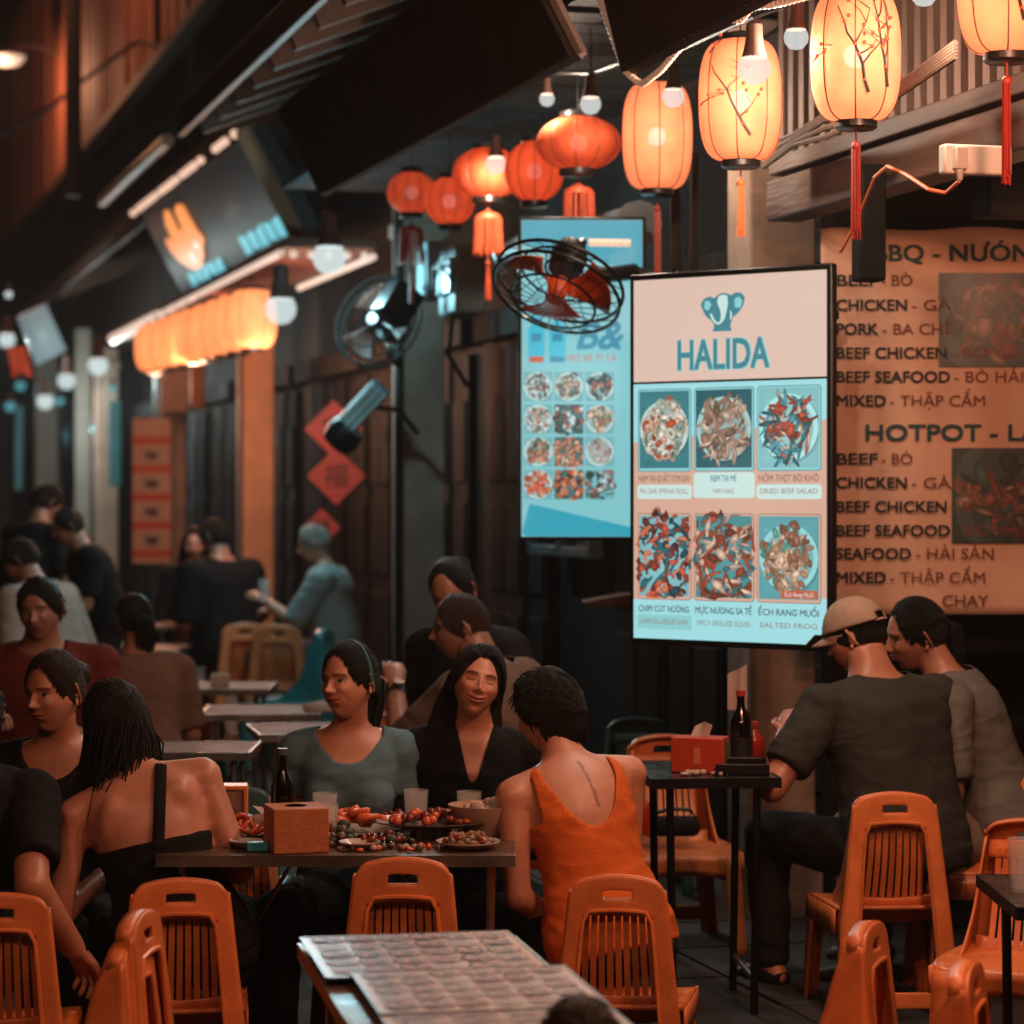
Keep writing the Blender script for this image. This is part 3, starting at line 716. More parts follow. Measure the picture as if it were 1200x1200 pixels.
lantern('globe_lantern', 'large flattened red-orange globe lantern with wide fringe', at(678, 168, 10.0), .168, .106, paper_deep, GR, .9, .2, tassel_fringe, 10, flat=True, seed=11)
lantern('globe_lantern', 'deep orange lantern tilted between the two fringed globes', at(626, 201, 10.7), .125, .128, paper_deep, GR, 1.1, 0, None, 10, flat=True, seed=12)
lantern('globe_lantern', 'bright orange globe lantern with a bulb in front of it', at(572, 203, 11.3), .158, .112, paper_deep, GR, 1.6, .2, tassel_fringe, 10, flat=True, seed=13)
lantern('globe_lantern', 'small orange globe lantern with thin tassel', at(527, 236, 12.0), .122, .112, paper_deep, GR, 1.2, 0, None, 10, flat=True, seed=14)
lantern('globe_lantern', 'last small dark red globe lantern with fringe by the grey pillar', at(482, 226, 12.8), .125, .105, paper_deep, GR, .7, .2, tassel_fringe, 10, flat=True, seed=15)
for k in range(9):                              # amber row under the lit awning
    Y = 16.5 + k * .52
    p = at(296, 374, 16.5).lerp(at(182, 408, 20.7), k / 8)
    lantern('paper_lantern', 'amber paper lantern, %s from the hanging bulb in the tight row under the lit awning' % ['first', 'second', 'third', 'fourth', 'fifth', 'sixth', 'seventh', 'eighth', 'ninth'][k], p, .165, .19, paper_row, 'tight row of amber lanterns under the lit awning', 1.0, 0, None, 6, seed=30 + k)

def bulb(label, c, r=.032, watts=2., col=WHITE, m=None, cord=.18, group='bare bulbs on the cable'):
    t = thing('light_bulb', label, 'bulb', c, 0, group)
    b = MB(); b.lathe([(.0001, -r), (r * .55, -r * .86), (r * .9, -r * .45), (r, 0), (r * .92, r * .35), (r * .75, r * .7)], 16); obj('glass', b, m or bulb_glow, t, angle=180)
    b = MB(); b.lathe([(r * .78, r * .62), (r * .62, r * 1.2), (r * .5, r * 1.9), (r * .5, r * 2.6), (r * .3, r * 2.8)], 14); obj('socket', b, socket, t)
    b = MB(); b.tube([(0, 0, r * 2.7), (.003, .002, r * 2.7 + cord * .5), (0, 0, r * 2.7 + cord)], .003, 5); obj('cord', b, rubber, t)
    point('bulb_light', t, (0, 0, -r * 1.25), watts, col, r * .6)
    return t
BG = 'bare bulbs on the cable'
bulb('round bulb above the gap beside the flattened red lantern', at(641, 116, 9.9), .03, 18)
bulb('round bulb right over the flattened red lantern', at(692, 122, 9.6), .04, 20)
bulb('bulb hanging in front of the first peach lantern', at(789, 113, 8.6), .038, 20)
bulb('bulb hanging in front of the brightest peach lantern', at(884, 80, 7.35), .048, 24)
bulb('bulb between the brightest lantern and the plum branch lantern', at(933, 44, 7.3), .036, 22)
bulb('bulb over the balusters beside the plum branch lantern', at(1083, -8, 6.8), .036, 24)
bulb('bulb shining before the bright orange globe lantern', at(581, 192, 11.0), .045, 40)
bulb('hanging bulb at the end of the amber lantern row', at(329, 362, 15.3), .095, 60, (.42, .88, 1.), bulb_cool)
bulb('hanging bulb at the corner of the lit awning', at(386, 302, 13.3), .088, 50, (.42, .88, 1.), bulb_cool)
for i, (x, y, Y, r) in enumerate(((115, 428, 25, .10), (78, 446, 28, .10), (53, 470, 30, .10), (8, 398, 27, .09), (10, 345, 26, .04))):
    bulb(['far bulb nearest the hanging photo menu', 'far bulb, middle of three', 'far bulb over the pale post', 'far bulb by the orange flag', 'tiny far bulb above the orange flag'][i], at(x, y, Y), r, 70 if r > .05 else 4, (.8, .92, .9) if i < 4 else WARM, bulb_cool, group='far bulbs down the street')
bulb('added unseen bulb under the recess ceiling beside the orange banner', (1.78, 7.9, 2.46), .04, 9, WARM)  # out of view, added to brighten the banner
for i, (x, y, Y, r) in enumerate(((24, 452, 34, .07), (12, 476, 37, .08), (62, 505, 40, .06), (108, 498, 31, .05), (70, 470, 33, .06), (132, 455, 30, .05))):
    bulb('tiny turquoise bulb, %s of the far cluster under the orange flag' % ['first', 'second', 'third', 'fourth', 'fifth', 'sixth'][i], at(x, y, Y), r, 3, (.3, .85, 1.), bulb_mat('lit turquoise bulb glass', (.10, .42, .48), .9), group='cluster of tiny turquoise far bulbs')
# string going on past the camera's end of the street: the bulbs that light the tables from above
for i, (Y, out, z, wt) in enumerate(((5.9, .62, 2.78, 66), (5.1, .62, 2.78, 70), (4.2, .62, 2.8, 22))):
    bulb(['bulb of the string above the three turned chairs', 'bulb of the string above the laminated menus', 'bulb at the near end of the string'][i], fac(Y, out, z), .05, wt, WARM)
for i, (x, y, z, wt) in enumerate(((-1.0, 3.6, 3.0, 64), (.35, 3.2, 3.05, 46))):
    bulb(['bulb of the cable crossing the street, over its middle', 'bulb of the cable crossing the street, next to the lanterns'][i], (x, y, z), .05, wt, WARM, group='bulbs on the cable crossing the street')
cb = MB(); cb.tube([(-3.5, 3.9, 3.45), (-1, 3.6, 3.30), (.35, 3.2, 3.34), (2.2, 3.4, 3.5)], .006, 6); tag(obj('overhead_cable', cb, rubber), 'black cable crossing the street with bulbs', 'cable')

# cables and rope light along the eaves
c = MB(); pts = [at(560, 70, 11.5), at(641, 85, 9.9), at(692, 86, 9.6), at(760, 62, 8.9), at(789, 62, 8.6), at(884, 20, 7.35), at(933, 2, 7.3), at(1083, -60, 6.8), at(1250, -130, 6.1)]
c.tube(pts, .006, 6); tag(obj('bulb_cable', c, rubber), 'thin black cable carrying the bulbs over the lanterns', 'cable')
rope_m = mat('white rope light sleeve', '#c9aa94', .4, var=.2, vscale=40, emit=(1., .6, .4), estr=.12)  # unlit sleeve with a faint warm glow put into its colour
def rope(label, pts, r=.012, m=rope_m):
    c = MB(); P = [Vector(p) for p in pts]; fine = []; rr = []
    for a, b in zip(P[:-1], P[1:]):
        n = max(2, int((b - a).length / .008))
        for i in range(n): fine.append(a.lerp(b, i / n)); rr.append(r * (1 if len(rr) % 2 else .72))
    for _ in range(6): fine = [fine[0]] + [(fine[i - 1] + fine[i] * 2 + fine[i + 1]) / 4 for i in range(1, len(fine) - 1)] + [fine[-1]]
    c.tube(fine, rr, 7); return tag(obj('rope_light', c, m), label, 'rope light')
rope('white beaded rope light round the end of the dark awning', [at(700, -8, 7.6), at(722, 55, 7.6), at(733, 84, 7.55), at(752, 100, 7.5), at(775, 82, 7.4), at(812, 38, 7.25), at(850, 20, 7.1), at(868, 26, 7.1), at(880, 8, 7.05), at(910, 5, 7.), at(960, -8, 6.9)])
rope('short white rope light behind the fan', [at(690, 284, 9.6), at(741, 285, 9.6)], .016, mat('lit rope', '#c9aa94', .4, emit=(1., .65, .45), estr=.8))
t = thing('tube_lamp', 'short cool tube lamp above the cyan light box', 'lamp', at(716, 262, 10.25))
b = MB(); b.tube([(-.1, 0, 0), (.1, 0, 0)], .014, 8); obj('tube', b, bulb_cool, t)
point('tube_light', t, (0, .06, -.05), 9, COOL, .05)

# lit awning of the house with the fascia sign
Yn, Yf = 15.5, 24.6
t = thing('lit_awning', 'flat awning outlined with led tubes over the amber lantern row', 'awning', fac(Yn, 0, 0), TH)
Lw = (Yf - Yn) / cos(TH)
b = MB(); b.box((-.27, Lw / 2, 3.17), (.56, Lw, .06)); obj('canopy_board', b, mat('rusty awning sheet', '#6a3a26', .7, var=.4), t, bevel=.01)
def led(label, a, b_, r):
    m = MB(); m.tube([a, b_], r, 8); return obj('led_tube', m, tube_led, t)
led('', (-.57, .1, 3.11), (-.57, Lw * .58, 3.11), .024); led('', (-.57, Lw * .60, 3.10), (-.57, Lw * .93, 3.10), .05)
led('', (.0, .1, 3.10), (.0, 2.5, 3.10), .024)
for k in range(5):
    m = MB(); m.ball((-.5 + k * .11, .06, 3.10), .025, 8, 6); obj('led_bead', m, tube_led, t)
point('awning_fill_light', t, (-.5, 1.0, 2.42), 50, WARM, .1); point('awning_fill_light', t, (-.62, 3.6, 2.42), 80, WARM, .1); point('awning_fill_light', t, (-.5, 6.6, 2.6), 70, WARM, .1)  # bodiless lamps added to strengthen the warm light of the lantern row
# street lamp on its arm by the cladding storey
p = at(8, 68, 34); t = thing('street_lamp', 'round white street lamp on an arm beside the cladding boards', 'street lamp', p)
b = MB(); b.lathe([(.0001, -.12), (.16, -.09), (.24, 0), (.24, .02)], 18); obj('lamp_glass', b, mat('lit street lamp glass', (.1, .1, .1), .5, emit=(.9, .62, .45), estr=.75), t, angle=180)
b = MB(); b.lathe([(.25, .02), (.22, .06), (.08, .12), (.03, .14)], 18); b.tube([(0, 0, .12), (.3, .3, .22), (.9, .8, .1)], .022, 8); obj('lamp_arm', b, metal_grey, t)
point('lamp_light', t, (-.1, -.3, -.3), 200, (1., .42, .22), .15)
p = fac(25.5, 1.6, 8.6); t = thing('street_lamp', 'added unseen street lamp high over the cladding boards', 'street lamp', p)  # out-of-view twin lamp added to warm the cladding boards
b = MB(); b.lathe([(.0001, -.12), (.16, -.09), (.24, 0), (.24, .02)], 18); obj('lamp_glass', b, MATS['lit street lamp glass'], t, angle=180)
b = MB(); b.lathe([(.25, .02), (.22, .06), (.08, .12), (.03, .14)], 18); b.tube([(0, 0, .12), (.6, .2, .3), (1.5, .42, .2)], .022, 8); obj('lamp_arm', b, metal_grey, t)
point('lamp_light', t, (0, 0, -.25), 300, (1., .42, .22), .15)
# ------------------------------------------------------------------ signs
def flat_e(name, col, s):                       # backlit print of one colour, with the faint unevenness of the lamps behind it
    return mat(name, (.03, .03, .03), .3, emit=col, estr=s * 1.2)
sign_pink = flat_e('backlit pinkish white', '#cdb0a2', 1.); sign_cyan = flat_e('backlit pale cyan', '#92cbd0', 1.)
sign_peach = flat_e('backlit peach', '#c9a08c', .95); sign_teal = flat_e('backlit teal ink', '#3b7f8a', .9); sign_lteal = flat_e('backlit light teal', '#7fbcbd', 1.)
sign_dark = flat_e('backlit dark ink', '#3f4a4e', .8); sign_brown = flat_e('backlit brown ink', '#8a6257', .9); sign_cream = flat_e('backlit cream panel', '#b9d2cc', 1.); sign_red = flat_e('backlit red', '#b5553a', 1.)
frame_m = mat('black sign frame', '#0c0b0b', .4)
pL, pR = at(740, 748, 8.65), at(971, 762, 8.2)
W_ = math.hypot(pR.x - pL.x, pR.y - pL.y); H_ = 1.225
t = thing('light_box_sign', 'tall glowing menu light box with elephant head and six dishes', 'sign', (pL.x, pL.y, 1.158), math.atan2(pR.y - pL.y, pR.x - pL.x))
b = MB(); b.box((W_ / 2, .022, H_ / 2), (W_ + .022, .034, H_ + .022)); obj('case', b, frame_m, t, bevel=.006)
# print, with a clipped corner
sheet('header_panel', [(.008, H_ * .712), (W_ - .008, H_ * .712), (W_ - .008, H_ - .01), (.008, H_ - .01)], .002, sign_pink, t)
sheet('menu_panel', [(.008, .01), (W_ - .085, .01), (W_ - .008, .085), (W_ - .008, H_ * .706), (.008, H_ * .706)], .002, sign_peach, t)
sheet('cyan_band', [(.008, H_ * .545), (W_ - .008, H_ * .60), (W_ - .008, H_ * .706), (.008, H_ * .706)], .0012, sign_cyan, t)
sheet('cyan_band', [(.008, .01), (W_ - .085, .01), (W_ - .008, .085), (W_ - .008, H_ * .13), (.008, H_ * .115)], .0012, sign_cyan, t)
b = MB(); b.box((W_ / 2, .001, H_ * .709), (W_ - .01, .006, .007)); obj('divider', b, frame_m, t)
cols = [(.045, .305), (.34, .625), (.66, .955)]; rows = [(.475, .685), (.125, .345)]
FM = [(('#3e7f86', '#57a1a6'), '#8fb0ac', ['#3d4a44', '#8da396', '#d6cdbb', '#a6513a', '#c2b8a6'], 5, 1.08, .95, False),
      (('#2f6a70', '#8db8b2'), '#a8bab0', ['#2a2422', '#7d6252', '#c0a491', '#4b4338', '#c9b7a5'], 5, 1.08, 1.0, True),
      (('#8fc9cb', '#a9d8d6'), '#9fd0d0', ['#27515a', '#4f98a1', '#a5452a', '#b9a795', '#2d4f57'], 5, 1.2, .85, False),
      (('#7fb9bd', '#2c5e68'), '#2f6672', ['#1c3a40', '#994030', '#2c6770', '#c4583c', '#452019'], 4, 1.5, 1.2, False),
      (('#4b8f92', '#8c5546'), '#5e5a50', ['#28201c', '#a04a32', '#c0a190', '#3f6f70', '#7a3624'], 5, 1.5, 1.5, True),
      (('#6fb3b8', '#90cdd0'), '#5d9aa0', ['#5b3a29', '#b38a70', '#996a53', '#4d7f80', '#c8a68c'], 5, 1.12, .95, False)]
HP = [('#3e8088', '#b9cfc9', ['#cfc6b4', '#a9b5a4', '#d8a890', '#7d8f84', '#b4533a', '#e0d6c4'], 101, ['slice', 'slice', 'ring', 'prawn']),
      ('#2b626a', '#9fc0bc', ['#b79a86', '#8f7362', '#cfb6a2', '#6d5648', '#a07a62'], 102, ['stick', 'slice', 'stick']),
      ('#86c4c6', '#a9dcda', ['#2f7f8a', '#b4533a', '#4f98a1', '#c9b7a5', '#8a3f2c', '#1f5f6a'], 103, ['stick', 'leaf', 'stick', 'slice']),
      ('#7fb9bd', None, ['#1f4a52', '#8a3f30', '#2c6770', '#c4583c', '#5a2a22', '#d87a5a'], 104, ['slice', 'stick', 'prawn']),
      ('#4b8f92', None, ['#a04a32', '#c0a190', '#6a3a2c', '#d8b49c', '#3f6f70', '#8a4630'], 105, ['stick', 'stick', 'slice', 'leaf']),
      ('#5fa6ac', '#90cdd0', ['#b38a70', '#c9a184', '#996a53', '#d8b69c', '#7d5642', '#5d8f80'], 106, ['slice', 'prawn', 'slice', 'leaf'])]
k = 0
for r0, r1 in rows:
    for c0, c1 in cols:
        x0, x1, z0, z1 = c0 * W_, c1 * W_, r0 * H_, r1 * H_
        sheet('picture_border', rounded(x1 - x0 + .016, z1 - z0 + .02, .012, x0 - .008, z0 - .012), -.0002, sign_brown if k > 2 else sign_teal, t)
        sheet('picture_mount', rounded(x1 - x0 + .011, z1 - z0 + .015, .011, x0 - .0055, z0 - .0095), -.0010, sign_peach if k > 2 else sign_lteal, t)
        bk, pl_, cc, sc_, pr, fr, stp = FM[k]
        place_picture(picture_mesh('board%d' % k, *HP[k], print_mat('backlit dish print', 1.12), aspect=(z1 - z0) / (x1 - x0)), t, x0, z0, x1 - x0, z1 - z0, -.002)
        k += 1
cap = [('NEM TAI QUẤT TÔM DẢI', 'PIG EAR SPRING ROLL'), ('NEM TAI MÈ', 'YAM YANG'), ('NỘM THỊT BÒ KHÔ', 'DRIED BEEF SALAD'), ('CHIM CÚT NƯÓNG', 'CHARCOAL GRILLED QUAIL'), ('MỰC NƯÓNG SA TẾ', 'SPICY GRILLED SQUID'), ('ẾCH RANG MUỐI', 'SALTED FROG')]
for k, (a, e) in enumerate(cap):
    c0, c1 = cols[k % 3]; zz = (.438 if k < 3 else .082) * H_; x0, x1 = c0 * W_ - .01, c1 * W_ + .01
    if k == 1: sheet('caption_plate', rounded(x1 - x0, .085, .012, x0, zz - .055), -.0006, sign_cream, t)
    elif k < 3: sheet('caption_plate', rounded(x1 - x0, .048, .012, x0, zz - .058), -.0006, sign_cream, t)
    else: sheet('caption_plate', rounded(x1 - x0, .048, .006, x0, zz - .058), -.0006, sign_lteal if k == 3 else sign_cyan, t)
    f_ = (x1 - x0) * (.92 if k not in (1,) else .42)
    text('caption', a, .030, sign_dark if k > 2 else (sign_brown if k != 1 else sign_teal), t, (x0 + x1) / 2, zz, -.004, 'CENTER', .0003, fit=f_)
    text('caption', e, .024, sign_brown, t, (x0 + x1) / 2, zz - .040, -.004, 'CENTER', .0, fit=f_ * (.95 if k != 1 else .85))
sheet('red_tag', [(.765 * W_, .128 * H_), (.95 * W_, .128 * H_), (.95 * W_, .15 * H_), (.78 * W_, .15 * H_)], -.003, sign_red, t)
text('tag_text', 'Ếch Rang Muối', .02, sign_cream, t, .86 * W_, .133 * H_, -.004, 'CENTER', fit=.14 * W_)
text('brand_outline', 'HALIDA', .140, sign_lteal, t, W_ * .475, H_ * .742, -.002, 'CENTER', .005, fit=.465 * W_)
text('brand_lettering', 'HALIDA', .140, sign_teal, t, W_ * .475, H_ * .742, -.004, 'CENTER', .0022, fit=.46 * W_)
# elephant head emblem: ears, head, trunk, tusks
ex, ez, es = W_ * .475, H_ * .897, .112
def emb(pts, y, m): sheet('emblem', [(ex + x * es * 1.25, ez + z * es) for x, z in pts], y, m, t)
emb([(-.52, -.02), (-.44, -.16), (-.30, -.28), (-.22, -.42), (-.27, -.6), (.25, -.6), (.22, -.42), (.30, -.2), (.46, -.06), (.58, .14), (.62, .36), (.52, .5), (.36, .52), (.24, .44), (.14, .5), (0, .53), (-.12, .48), (-.22, .38), (-.36, .44), (-.52, .38), (-.6, .2)], -.001, sign_teal)
emb([(-.5, .08), (-.38, .02), (-.30, .18), (-.36, .32), (-.48, .3)], -.0022, sign_lteal); emb([(.34, .08), (.50, .06), (.56, .26), (.46, .40), (.34, .34)], -.0022, sign_lteal)
emb([(-.10, .44), (.02, .48), (.14, .44), (.16, .2), (.12, -.02), (.07, -.24), (-.02, -.36), (-.12, -.38), (-.05, -.28), (-.03, -.1), (-.08, .1), (-.14, .26)], -.0022, sign_cream)
emb([(-.34, -.06), (-.28, -.08), (-.20, -.26), (-.11, -.35), (-.02, -.36), (-.10, -.41), (-.20, -.36), (-.28, -.24)], -.0034, sign_cream); emb([(.22, .0), (.26, -.02), (.28, -.22), (.22, -.3), (.23, -.16)], -.0034, sign_cream)
b = MB(); b.box((W_ * .25, .2, H_ * .9), (.03, .3, .03)); b.box((W_ * .7, .25, H_ * .9), (.03, .4, .03)); obj('mounting_arm', b, metal_dark, t)
point('sign_light', t, (W_ / 2, -.12, H_ * .45), 1.2, (.75, .95, 1.), .25)

# blue menu light box behind it
sb_bg = flat_e('backlit sky cyan', '#74b4ba', 1.); sb_blue = flat_e('backlit strong cyan', '#2b93a8', 1.); sb_mid = flat_e('backlit bottle cyan', '#35a9c0', 1.); sb_deep = flat_e('backlit deep cyan', '#1f7f99', 1.)
o_ = at(610, 630, 9.8); WB, HB = .47, 1.22
t = thing('light_box_sign', 'cyan glowing menu light box with bottles and twelve small dishes', 'sign', (o_.x, o_.y, o_.z), 0)
b = MB(); b.box((WB / 2, .055, HB / 2), (WB + .02, .1, HB + .02)); obj('case', b, frame_m, t, bevel=.006)
sheet('print', [(.004, .004), (WB - .004, .004), (WB - .004, HB - .004), (.004, HB - .004)], .003, sb_bg, t)
sheet('colour_wedge', [(.006, .02), (.035, .13), (WB - .006, .03), (WB - .006, .006), (.02, .006)], .001, sb_blue, t)
sheet('colour_wedge', [(.006, HB - .006), (.006, HB - .10), (WB - .006, HB - .2), (WB - .006, HB - .006)], .001, sb_blue, t)
FB = [['#4e5a58', '#9fb8b4', '#7d4b44', '#b9d3d0'], ['#5d5a4a', '#b58a6a', '#d0b29a', '#4e6b66'], ['#33403f', '#83a5a5', '#a96a55', '#24494d'], ['#4b6660', '#9fc0bc', '#c08a70', '#d9e2da'], ['#3d5552', '#b25b47', '#c6d8d4', '#2c3b3a'], ['#8b6a55', '#c99c7e', '#7d8a72', '#d8b8a0'],
      ['#b06a50', '#5d6f62', '#d29a80', '#8a9a90'], ['#d0907a', '#b8705a', '#7d6a4a', '#e0b09a'], ['#8a9a9c', '#b0a8a4', '#a07a70', '#c0b4b0'], ['#c4583c', '#d87a5c', '#b04a32', '#e09a80'], ['#d8805c', '#b85a3c', '#4a4030', '#e8a080'], ['#24403f', '#4a6a6c', '#a05a4a', '#c9dcdc']]
for k in range(12):
    r_, c_ = divmod(k, 3); x0 = .012 + c_ * .118; z1 = .645 - r_ * .132 - .01 * (r_ == 3)
    z1 = HB * .520 - r_ * .125
    place_picture(picture_mesh('small%d' % k, '#74b4ba' if k not in (4, 7, 10) else '#3f6f6c', '#b4d0cc' if k not in (4, 7, 10, 11) else None, FB[k], 200 + k, [['slice', 'leaf'], ['prawn', 'slice'], ['ring', 'slice'], ['stick', 'slice']][k % 4], print_mat('backlit dish print', 1.12), n=44, rad=.40, size=.12), t, x0, z1 - .112, .110, .112, -.001)
for k, x0 in enumerate((.03, .11)):
    z0 = HB * .55
    sheet('bottle_print', [(x0, z0), (x0 + .062, z0), (x0 + .064, z0 + .12), (x0 + .05, z0 + .15), (x0 + .044, z0 + .20), (x0 + .02, z0 + .20), (x0 + .014, z0 + .15), (x0 - .001, z0 + .12)], -.001, sb_mid, t)
    sheet('bottle_label', [(x0 + .012, z0 + .08), (x0 + .05, z0 + .08), (x0 + .05, z0 + .11), (x0 + .012, z0 + .11)], -.002, sb_deep, t)
    sheet('bottle_label', [(x0 + .004, z0), (x0 + .058, z0), (x0 + .058, z0 + .022), (x0 + .004, z0 + .022)], -.002, sign_red if k == 0 else sb_deep, t)
text('title_lettering', 'B&', .15, sb_deep, t, .205, HB * .593, -.002, 'LEFT', .003, shear=.3)
text('small_lettering', 'MÓ BÉ TÍ TÁ', .035, sign_red, t, .175, HB * .553, -.002, 'LEFT', fit=.19)
point('sign_light', t, (WB / 2, -.15, HB * .5), 4, COOL, .25)

# large cloth banner in the recess
banner_m = mat('orange-tan banner cloth', '#c99a80', .75, var=.16, vscale=2.2, bump=.25, bscale=5)
b_dark = mat('banner dark green ink', '#0a3a3a', .7); b_black = mat('banner black ink', '#120c0b', .7); b_brown = mat('banner brown ink', '#6d3426', .7); b_red = mat('banner red ink', '#9a3f2a', .7)
YB = 8.85; o_ = at(962, 720, YB); WN, HN = 1.6, 452 / F_PX * YB
t = thing('cloth_banner', 'orange cloth banner listing barbecue and hotpot choices', 'banner', (o_.x, YB, o_.z))
b = MB(); b.grid(lambda u, v: (u * WN, .003 * sin(u * 9 + v * 2) * (.4 + .6 * v) + .004 * (1 - v) * sin(u * 5), v * HN + .006 * sin(u * 23) * v ** 6), 80, 40); bn = obj('cloth', b, banner_m, t)
md = bn.modifiers.new('s', 'SOLIDIFY'); md.thickness = .002
s_ = F_PX / YB
def bx(px): return (px - 962) / s_
def bz(py): return (720 - py) / s_
def line(py, a, bb, size=.054):
    text('lettering', a, size, b_black, t, bx(979), bz(py + 7), -.009, 'LEFT', .0012, fit=None)
    wa = {'BEEF': 47, 'CHICKEN': 82, 'PORK': 48, 'BEEF CHICKEN': 128, 'BEEF SEAFOOD': 132, 'MIXED': 57, 'SEAFOOD': 87}[a]
    TEXTS[-1] = TEXTS[-1][:8] + (wa / s_, False)
    wb = {'- BÒ': 29, '- GÀ': 39, '- BA CHỈ': 72, '- BÒ GÀ': 76, '- BÒ HẢI SẢN': 120, '- THẬP CẨM': 104, '- HẢI SẢN': 84}[bb]
    text('lettering', bb, size, b_brown, t, bx(979 + wa + 6), bz(py + 7), -.009, 'LEFT', .0002, fit=(wb + 7) / s_)
for py, a, bb in ((328, 'BEEF', '- BÒ'), (357, 'CHICKEN', '- GÀ'), (385, 'PORK', '- BA CHỈ'), (413, 'BEEF CHICKEN', '- BÒ GÀ'), (441, 'BEEF SEAFOOD', '- BÒ HẢI SẢN'), (469, 'MIXED', '- THẬP CẨM'),
                  (537, 'BEEF', '- BÒ'), (565, 'CHICKEN', '- GÀ'), (593, 'BEEF CHICKEN', '- BÒ GÀ'), (621, 'BEEF SEAFOOD', '- BÒ HẢI SẢN'), (648, 'SEAFOOD', '- HẢI SẢN'), (676, 'MIXED', '- THẬP CẨM')):
    line(py, a, bb)
text('lettering', 'CHAY', .054, b_brown, t, bx(1103), bz(710), -.009, 'LEFT', .0004, fit=54 / s_)
text('heading', 'BBQ - NƯÓNG', .080, b_dark, t, bx(1022), bz(306), -.009, 'LEFT', .0017, fit=206 / s_)
text('heading', 'HOTPOT - LẨU', .078, b_dark, t, bx(1012), bz(516), -.009, 'LEFT', .0019, fit=226 / s_)
for (x0, y0, x1, y1, sd) in ((1100, 320, 1330, 430, 51), (1115, 525, 1330, 636, 52)):
    place_picture(picture_mesh('banner%d' % sd, '#2a3a38', '#3c4a48', ['#5a4a40', '#7a4a3a', '#33504e', '#8a6a58', '#20302e', '#6a3226'], sd, ['stick', 'slice', 'leaf', 'prawn'], print_mat('dish print', 0), n=110, rad=.46, plate_r=.49, size=.06, aspect=.5), t, bx(x0), bz(y1), bx(x1) - bx(x0), bz(y0) - bz(y1), -.0085)
    continue
    uvquad('x', [(bx(x0), -.0085, bz(y1)), (bx(x1), -.0085, bz(y1)), (bx(x1), -.0085, bz(y0)), (bx(x0), -.0085, bz(y0))], food_mat('banner dish %d' % sd, ('#141f1e', '#1c2624'), '#2c3634', ['#0c1413', '#26322f', '#5a4034', '#162827', '#3d2620'], sd, 4, 0, 1.5, .9, .5), t)

# fascia sign leaning out over the lit awning
A, B_ = at(165, 252, 20.8), at(297, 152, 16.0); C_, D_ = at(336, 288, 16.0), at(213, 345, 20.8)
t = thing('fascia_sign', 'dark leaning fascia sign with orange hand and cyan lettering', 'sign', A)
ux = (B_ - A); uz = (D_ - A); nrm = ux.cross(uz).normalized()
if nrm.y > 0: nrm = -nrm
def fp(u, v, o=0.): return ux * u + uz * v + nrm * o
def fq(name, pts, o, m):
    b = MB(); b.add([fp(u, v, o) for u, v in pts], [tuple(range(len(pts)))]); return obj(name, b, m, t, smooth=False)
b = MB(); b.add([fp(0, 0, 0), fp(1, 0, 0), fp(1, 1, 0), fp(0, 1, 0), fp(0, 0, -.1), fp(1, 0, -.1), fp(1, 1, -.1), fp(0, 1, -.1)], [(0, 1, 2, 3), (7, 6, 5, 4), (0, 4, 5, 1), (1, 5, 6, 2), (2, 6, 7, 3), (3, 7, 4, 0)])
obj('panel', b, mat('dark fascia print', '#1a1716', .35, var=.4, emit=(.03, .045, .05), estr=.12), t)
fq('photo_print', [(.40, .08), (.93, .05), (.95, .88), (.42, .92)], .006, food_mat('fascia photo', ('#3b4446', '#5a6a6c'), '#2c3032', ['#1f2425', '#4c5a5c', '#8b7a72', '#2f6a72'], 71, 6, .35, 1.6, .2))
me = t.children[-1].data; u_ = me.uv_layers.new(name='UVMap'); u_.data.foreach_set('uv', [0, 1, 1, 1, 1, 0, 0, 0])
org_e = flat_e('backlit orange hand', '#f0904e', 1.); cy_e = flat_e('backlit cyan letters', '#46a9b8', 1.)
# a raised hand: four fingers and a thumb
fq('hand_emblem', [(.13, .66), (.10, .52), (.10, .40), (.13, .37), (.16, .44), (.17, .24), (.21, .12), (.25, .14), (.25, .40), (.28, .36), (.29, .18), (.33, .14), (.37, .18), (.38, .46), (.40, .60), (.36, .66), (.34, .74), (.27, .84), (.20, .82)], .012, org_e)
fq('hand_emblem', [(.30, .60), (.33, .56), (.35, .62), (.32, .67)], .018, sign_cream); fq('hand_emblem', [(.24, .66), (.27, .63), (.28, .74), (.25, .76)], .018, sign_cream)
for (u0, u1, v0, v1) in ((.14, .45, .82, .98), (.62, .92, .74, .94)):
    n = 5
    for k in range(n):
        a = u0 + (u1 - u0) * k / n; e = a + (u1 - u0) / n * .82; d_ = .02 * ((k * 7) % 3)
        fq('cyan_letter', [(a, v0 + d_), (e, v0 + .03 - d_), (e, v1), (a, v1 - .02 * (k % 2))], .012, cy_e)
for k, u in enumerate([.0, .065, .10, .135, .17, .205, .24, .30, .335, .37, .405, .44, .50, .535, .57, .605, .66, .78, .815, .85, .92]):
    m = MB(); m.ball(fp(u * 1.02 - .01, -.06, .04), .030, 8, 6); obj('bead_lamp', m, mat('bead lamp', (.1, .1, .1), .4, emit=(1., .62, .45), estr=.95), t)
b = MB(); b.tube([fp(.985, -.05, .02), fp(.985, 1.05, .02)], .075, 4); obj('side_post', b, plaster_warm, t)

